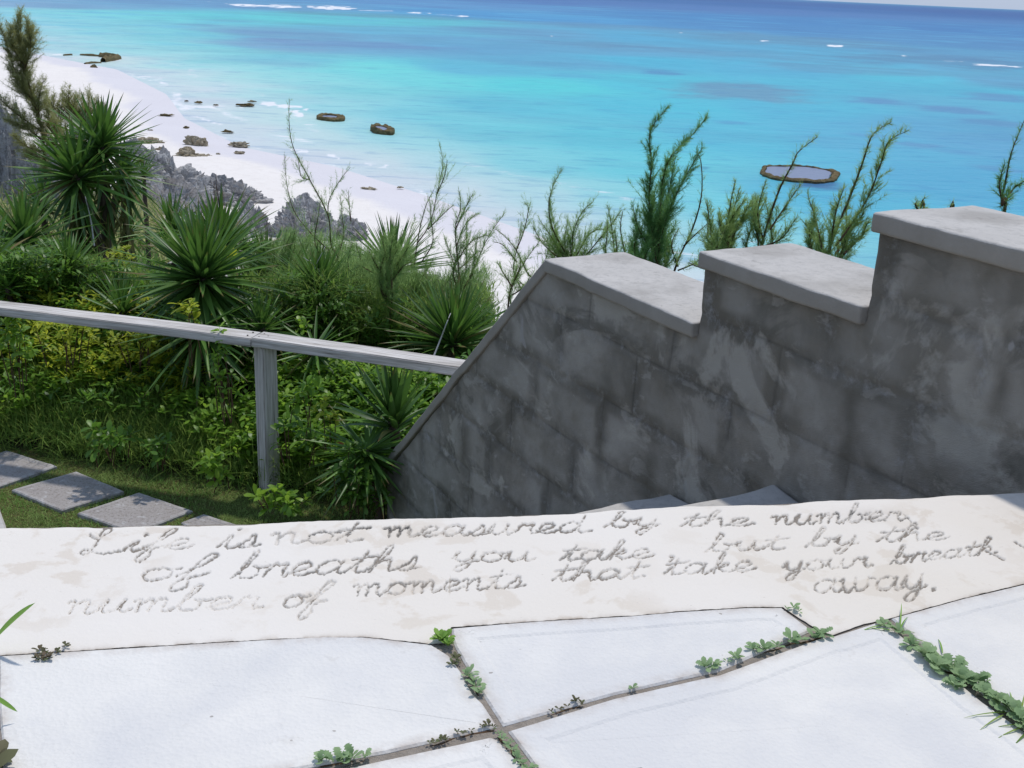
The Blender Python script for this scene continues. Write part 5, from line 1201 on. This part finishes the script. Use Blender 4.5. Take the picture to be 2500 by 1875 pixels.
def weed(spots, label, key='weed', lpx=26, n=9, lob=.6, blades=(), low=.9, cat='weed'):
    """spots: pixel centres of the rosettes strung along a joint"""
    p0 = atz(np.array([spots[0][0]]), np.array([spots[0][1]]), ZT)[0]
    root = empty('weed', (p0[0], p0[1], TOP - .01), label, cat, 'weeds growing in the joints between the slabs')
    pts = []
    for sp in spots:
        x, y = sp[:2]; k_ = sp[2] if len(sp) > 2 else 1
        c = atz(np.array([x]), np.array([y]), ZT)[0]; sc = np.linalg.norm(c - EYE) / F; L = lpx * sc * k_; pts.append(c - np.array([0, 0, .004]))
        for i in range(int(n * min(k_, 1.3))):
            a_ = i * 2.4 + random.uniform(-.3, .3); pol = R(random.uniform(35, 86)) * low
            d = (math.sin(pol) * math.cos(a_), math.sin(pol) * math.sin(a_), math.cos(pol))
            o = bpy.data.objects.new('leaf', WL[key][0 if random.random() < lob else 1]); C.objects.link(o); o.parent = root
            loc = Vector((c[0] + random.uniform(-.15, .15) * L, c[1] + random.uniform(-.15, .15) * L, TOP + .003)) - Vector(root.location)
            o.matrix_local = Matrix.Translation(loc) @ orient(d, random.uniform(-.3, .3)) @ Matrix.Scale(L * random.uniform(.6, 1.15), 4)
    if len(pts) > 1: tube(pts, .0025, .0015, 'runner', M['twig'], root, 5)
    for (x, y, tx, ty, h, yel) in blades:
        a = atz(np.array([x]), np.array([y]), ZT)[0]; b = atz(np.array([tx]), np.array([ty]), ZT)[0]
        d = b - a; L = np.linalg.norm(d); d = d + np.array([0, 0, h * .18 * L]); L2 = np.linalg.norm(d) * 1.06
        o = bpy.data.objects.new('grass_blade', GBY if yel else GB); C.objects.link(o); o.parent = root
        o.matrix_local = Matrix.Translation(Vector((a[0], a[1], TOP + .004)) - Vector(root.location)) @ orient(d, 0) @ Matrix.Diagonal((L2, .10 if L2 < .2 else .14, L2, 1))
    return root
weed([(2160, 1528, .8), (2195, 1548, .8), (2225, 1580, .9), (2255, 1605, 1.2), (2285, 1632, 1.3), (2325, 1640, 1.2), (2350, 1665, 1.2), (2385, 1672, 1.1), (2330, 1680, .9), (2405, 1700, 1.1), (2440, 1720, 1.2), (2475, 1745, 1.3), (2505, 1775, 1.4), (2530, 1800, 1.3)],
     'thick grey-green weed mat filling the joint at the right, with long grass blades', lpx=28, n=13, lob=.75,
     blades=[(2195, 1545, 2198, 1490, 2.2, 0), (2192, 1550, 2215, 1510, 1.5, 0), (2190, 1548, 2240, 1545, .8, 0), (2165, 1530, 2075, 1545, .6, 0), (2180, 1545, 2095, 1530, .5, 0), (2210, 1560, 2300, 1580, .6, 0), (2300, 1600, 2290, 1560, 1.2, 0), (2465, 1745, 2355, 1750, .5, 1), (2450, 1750, 2392, 1780, .35, 1), (2495, 1775, 2430, 1775, .3, 1), (2500, 1780, 2435, 1800, .3, 1), (2510, 1790, 2470, 1825, .25, 1), (2455, 1735, 2447, 1690, 1.2, 0), (2490, 1750, 2500, 1700, 1.0, 1), (2470, 1740, 2465, 1690, 1.3, 0)])
weed([(2003, 1553, 1.1), (1985, 1560, .9), (1958, 1566, .7), (1932, 1568, 1.1), (1898, 1582, .7), (1862, 1590, 1.1), (1838, 1588, .8), (1798, 1612, 1.0), (1775, 1618, .5), (1742, 1625, .9), (1722, 1632, 1.0)],
     'string of pale green weeds along the joint between the middle and the largest slab', lpx=27, n=9, lob=.35)
weed([(1936, 1487, 1.0), (1950, 1497, .6), (1922, 1492, .6)], 'little five-leaved weed alone at the top corner of the middle slab', lpx=22, n=5, lob=.1)
weed([(1545, 1685, .9)], 'tiny round green weed alone halfway along the long joint', lpx=15, n=8, lob=.2)
weed([(1405, 1715, 1.1), (1418, 1722, .9), (1385, 1728, .7), (1365, 1735, .8), (1346, 1742, .7)], 'small reddish-green weed at the left part of the long joint', 'weed_red', lpx=15, n=8, lob=.1)
weed([(1072, 1566, 1.1), (1085, 1568, 1.2), (1095, 1580, .9)], 'bright green tuft at the pointed corner of the middle slab', 'weed_bright', lpx=25, n=13, lob=.1, low=.7)
weed([(1112, 1612, 1.0), (1104, 1625, .9), (1120, 1620, .7)], 'brownish-red weed just below the bright green tuft', 'weed_red', lpx=17, n=10, lob=.1)
weed([(1140, 1655, 1.0), (1150, 1645, .8), (1160, 1680, 1.0), (1168, 1695, 1.0), (1155, 1668, .8)], 'green weed halfway down the short joint between the left and middle slabs', lpx=24, n=7, lob=.2)
weed([(1192, 1775, .9), (1178, 1778, .8), (1205, 1780, .8), (1150, 1788, .6), (1130, 1795, .8), (1118, 1793, .7), (1078, 1812, 1.0), (1062, 1815, .8), (1050, 1818, .7), (1090, 1808, .7)],
     'chain of small red-tinged weeds left of where four slabs meet', 'weed_red', lpx=17, n=8, lob=.2)
weed([(1218, 1795, .7), (1226, 1808, .7), (1238, 1825, .7), (1245, 1815, .5), (1252, 1838, .9), (1262, 1856, 1.0), (1275, 1868, 1.0), (1290, 1880, 1.2)],
     'green and brown weed running off the bottom below where four slabs meet', lpx=20, n=8, lob=.3)
weed([(782, 1868, 1.1), (820, 1862, 1.3), (860, 1855, 1.2), (890, 1853, .8), (840, 1868, 1.0)], 'larger toothed weed leaves at the bottom edge left of centre', lpx=26, n=6, lob=.8, low=.75)
weed([(98, 1592, 1.0), (112, 1602, 1.0), (103, 1612, 1.1), (122, 1610, .9), (140, 1596, .8), (160, 1580, .9), (92, 1612, .8)], 'dark reddish weed at the crack under the ledge, left side', 'weed_red', lpx=17, n=9, lob=.0)
weed([(-40, 1900, 2.4), (-14, 1866, 1.6)], 'reddish leaf poking in at the bottom left corner', 'weed_red', lpx=34, n=6, lob=0, cat='weed')
def edge_blade(pts, r_h, label):
    V0 = atz(np.array([pts[0][0]]), np.array([pts[0][1]]), ZT + r_h[0])[0]; V1 = atz(np.array([pts[1][0]]), np.array([pts[1][1]]), ZT + r_h[1])[0]
    me = leaf_mesh('grass_blade', 1, .085, .2, .25, M['weed_bright'], 8, 'lance'); o = bpy.data.objects.new('grass_blade', me); C.objects.link(o)
    d = V1 - V0; o.matrix_world = Matrix.Translation(V0) @ orient(d, .6) @ Matrix.Diagonal((np.linalg.norm(d), 1.5 * np.linalg.norm(d), np.linalg.norm(d), 1)) ; tag(o, label, 'grass', 'grass blades at the left edge'); return o
edge_blade([(-20, 1570), (64, 1464)], (.01, .10), 'single grass blade rising across the ledge at the left edge')
edge_blade([(-30, 1690), (46, 1736)], (.05, .02), 'short arched grass blade over the left slab')
print('objects', len(bpy.data.objects))
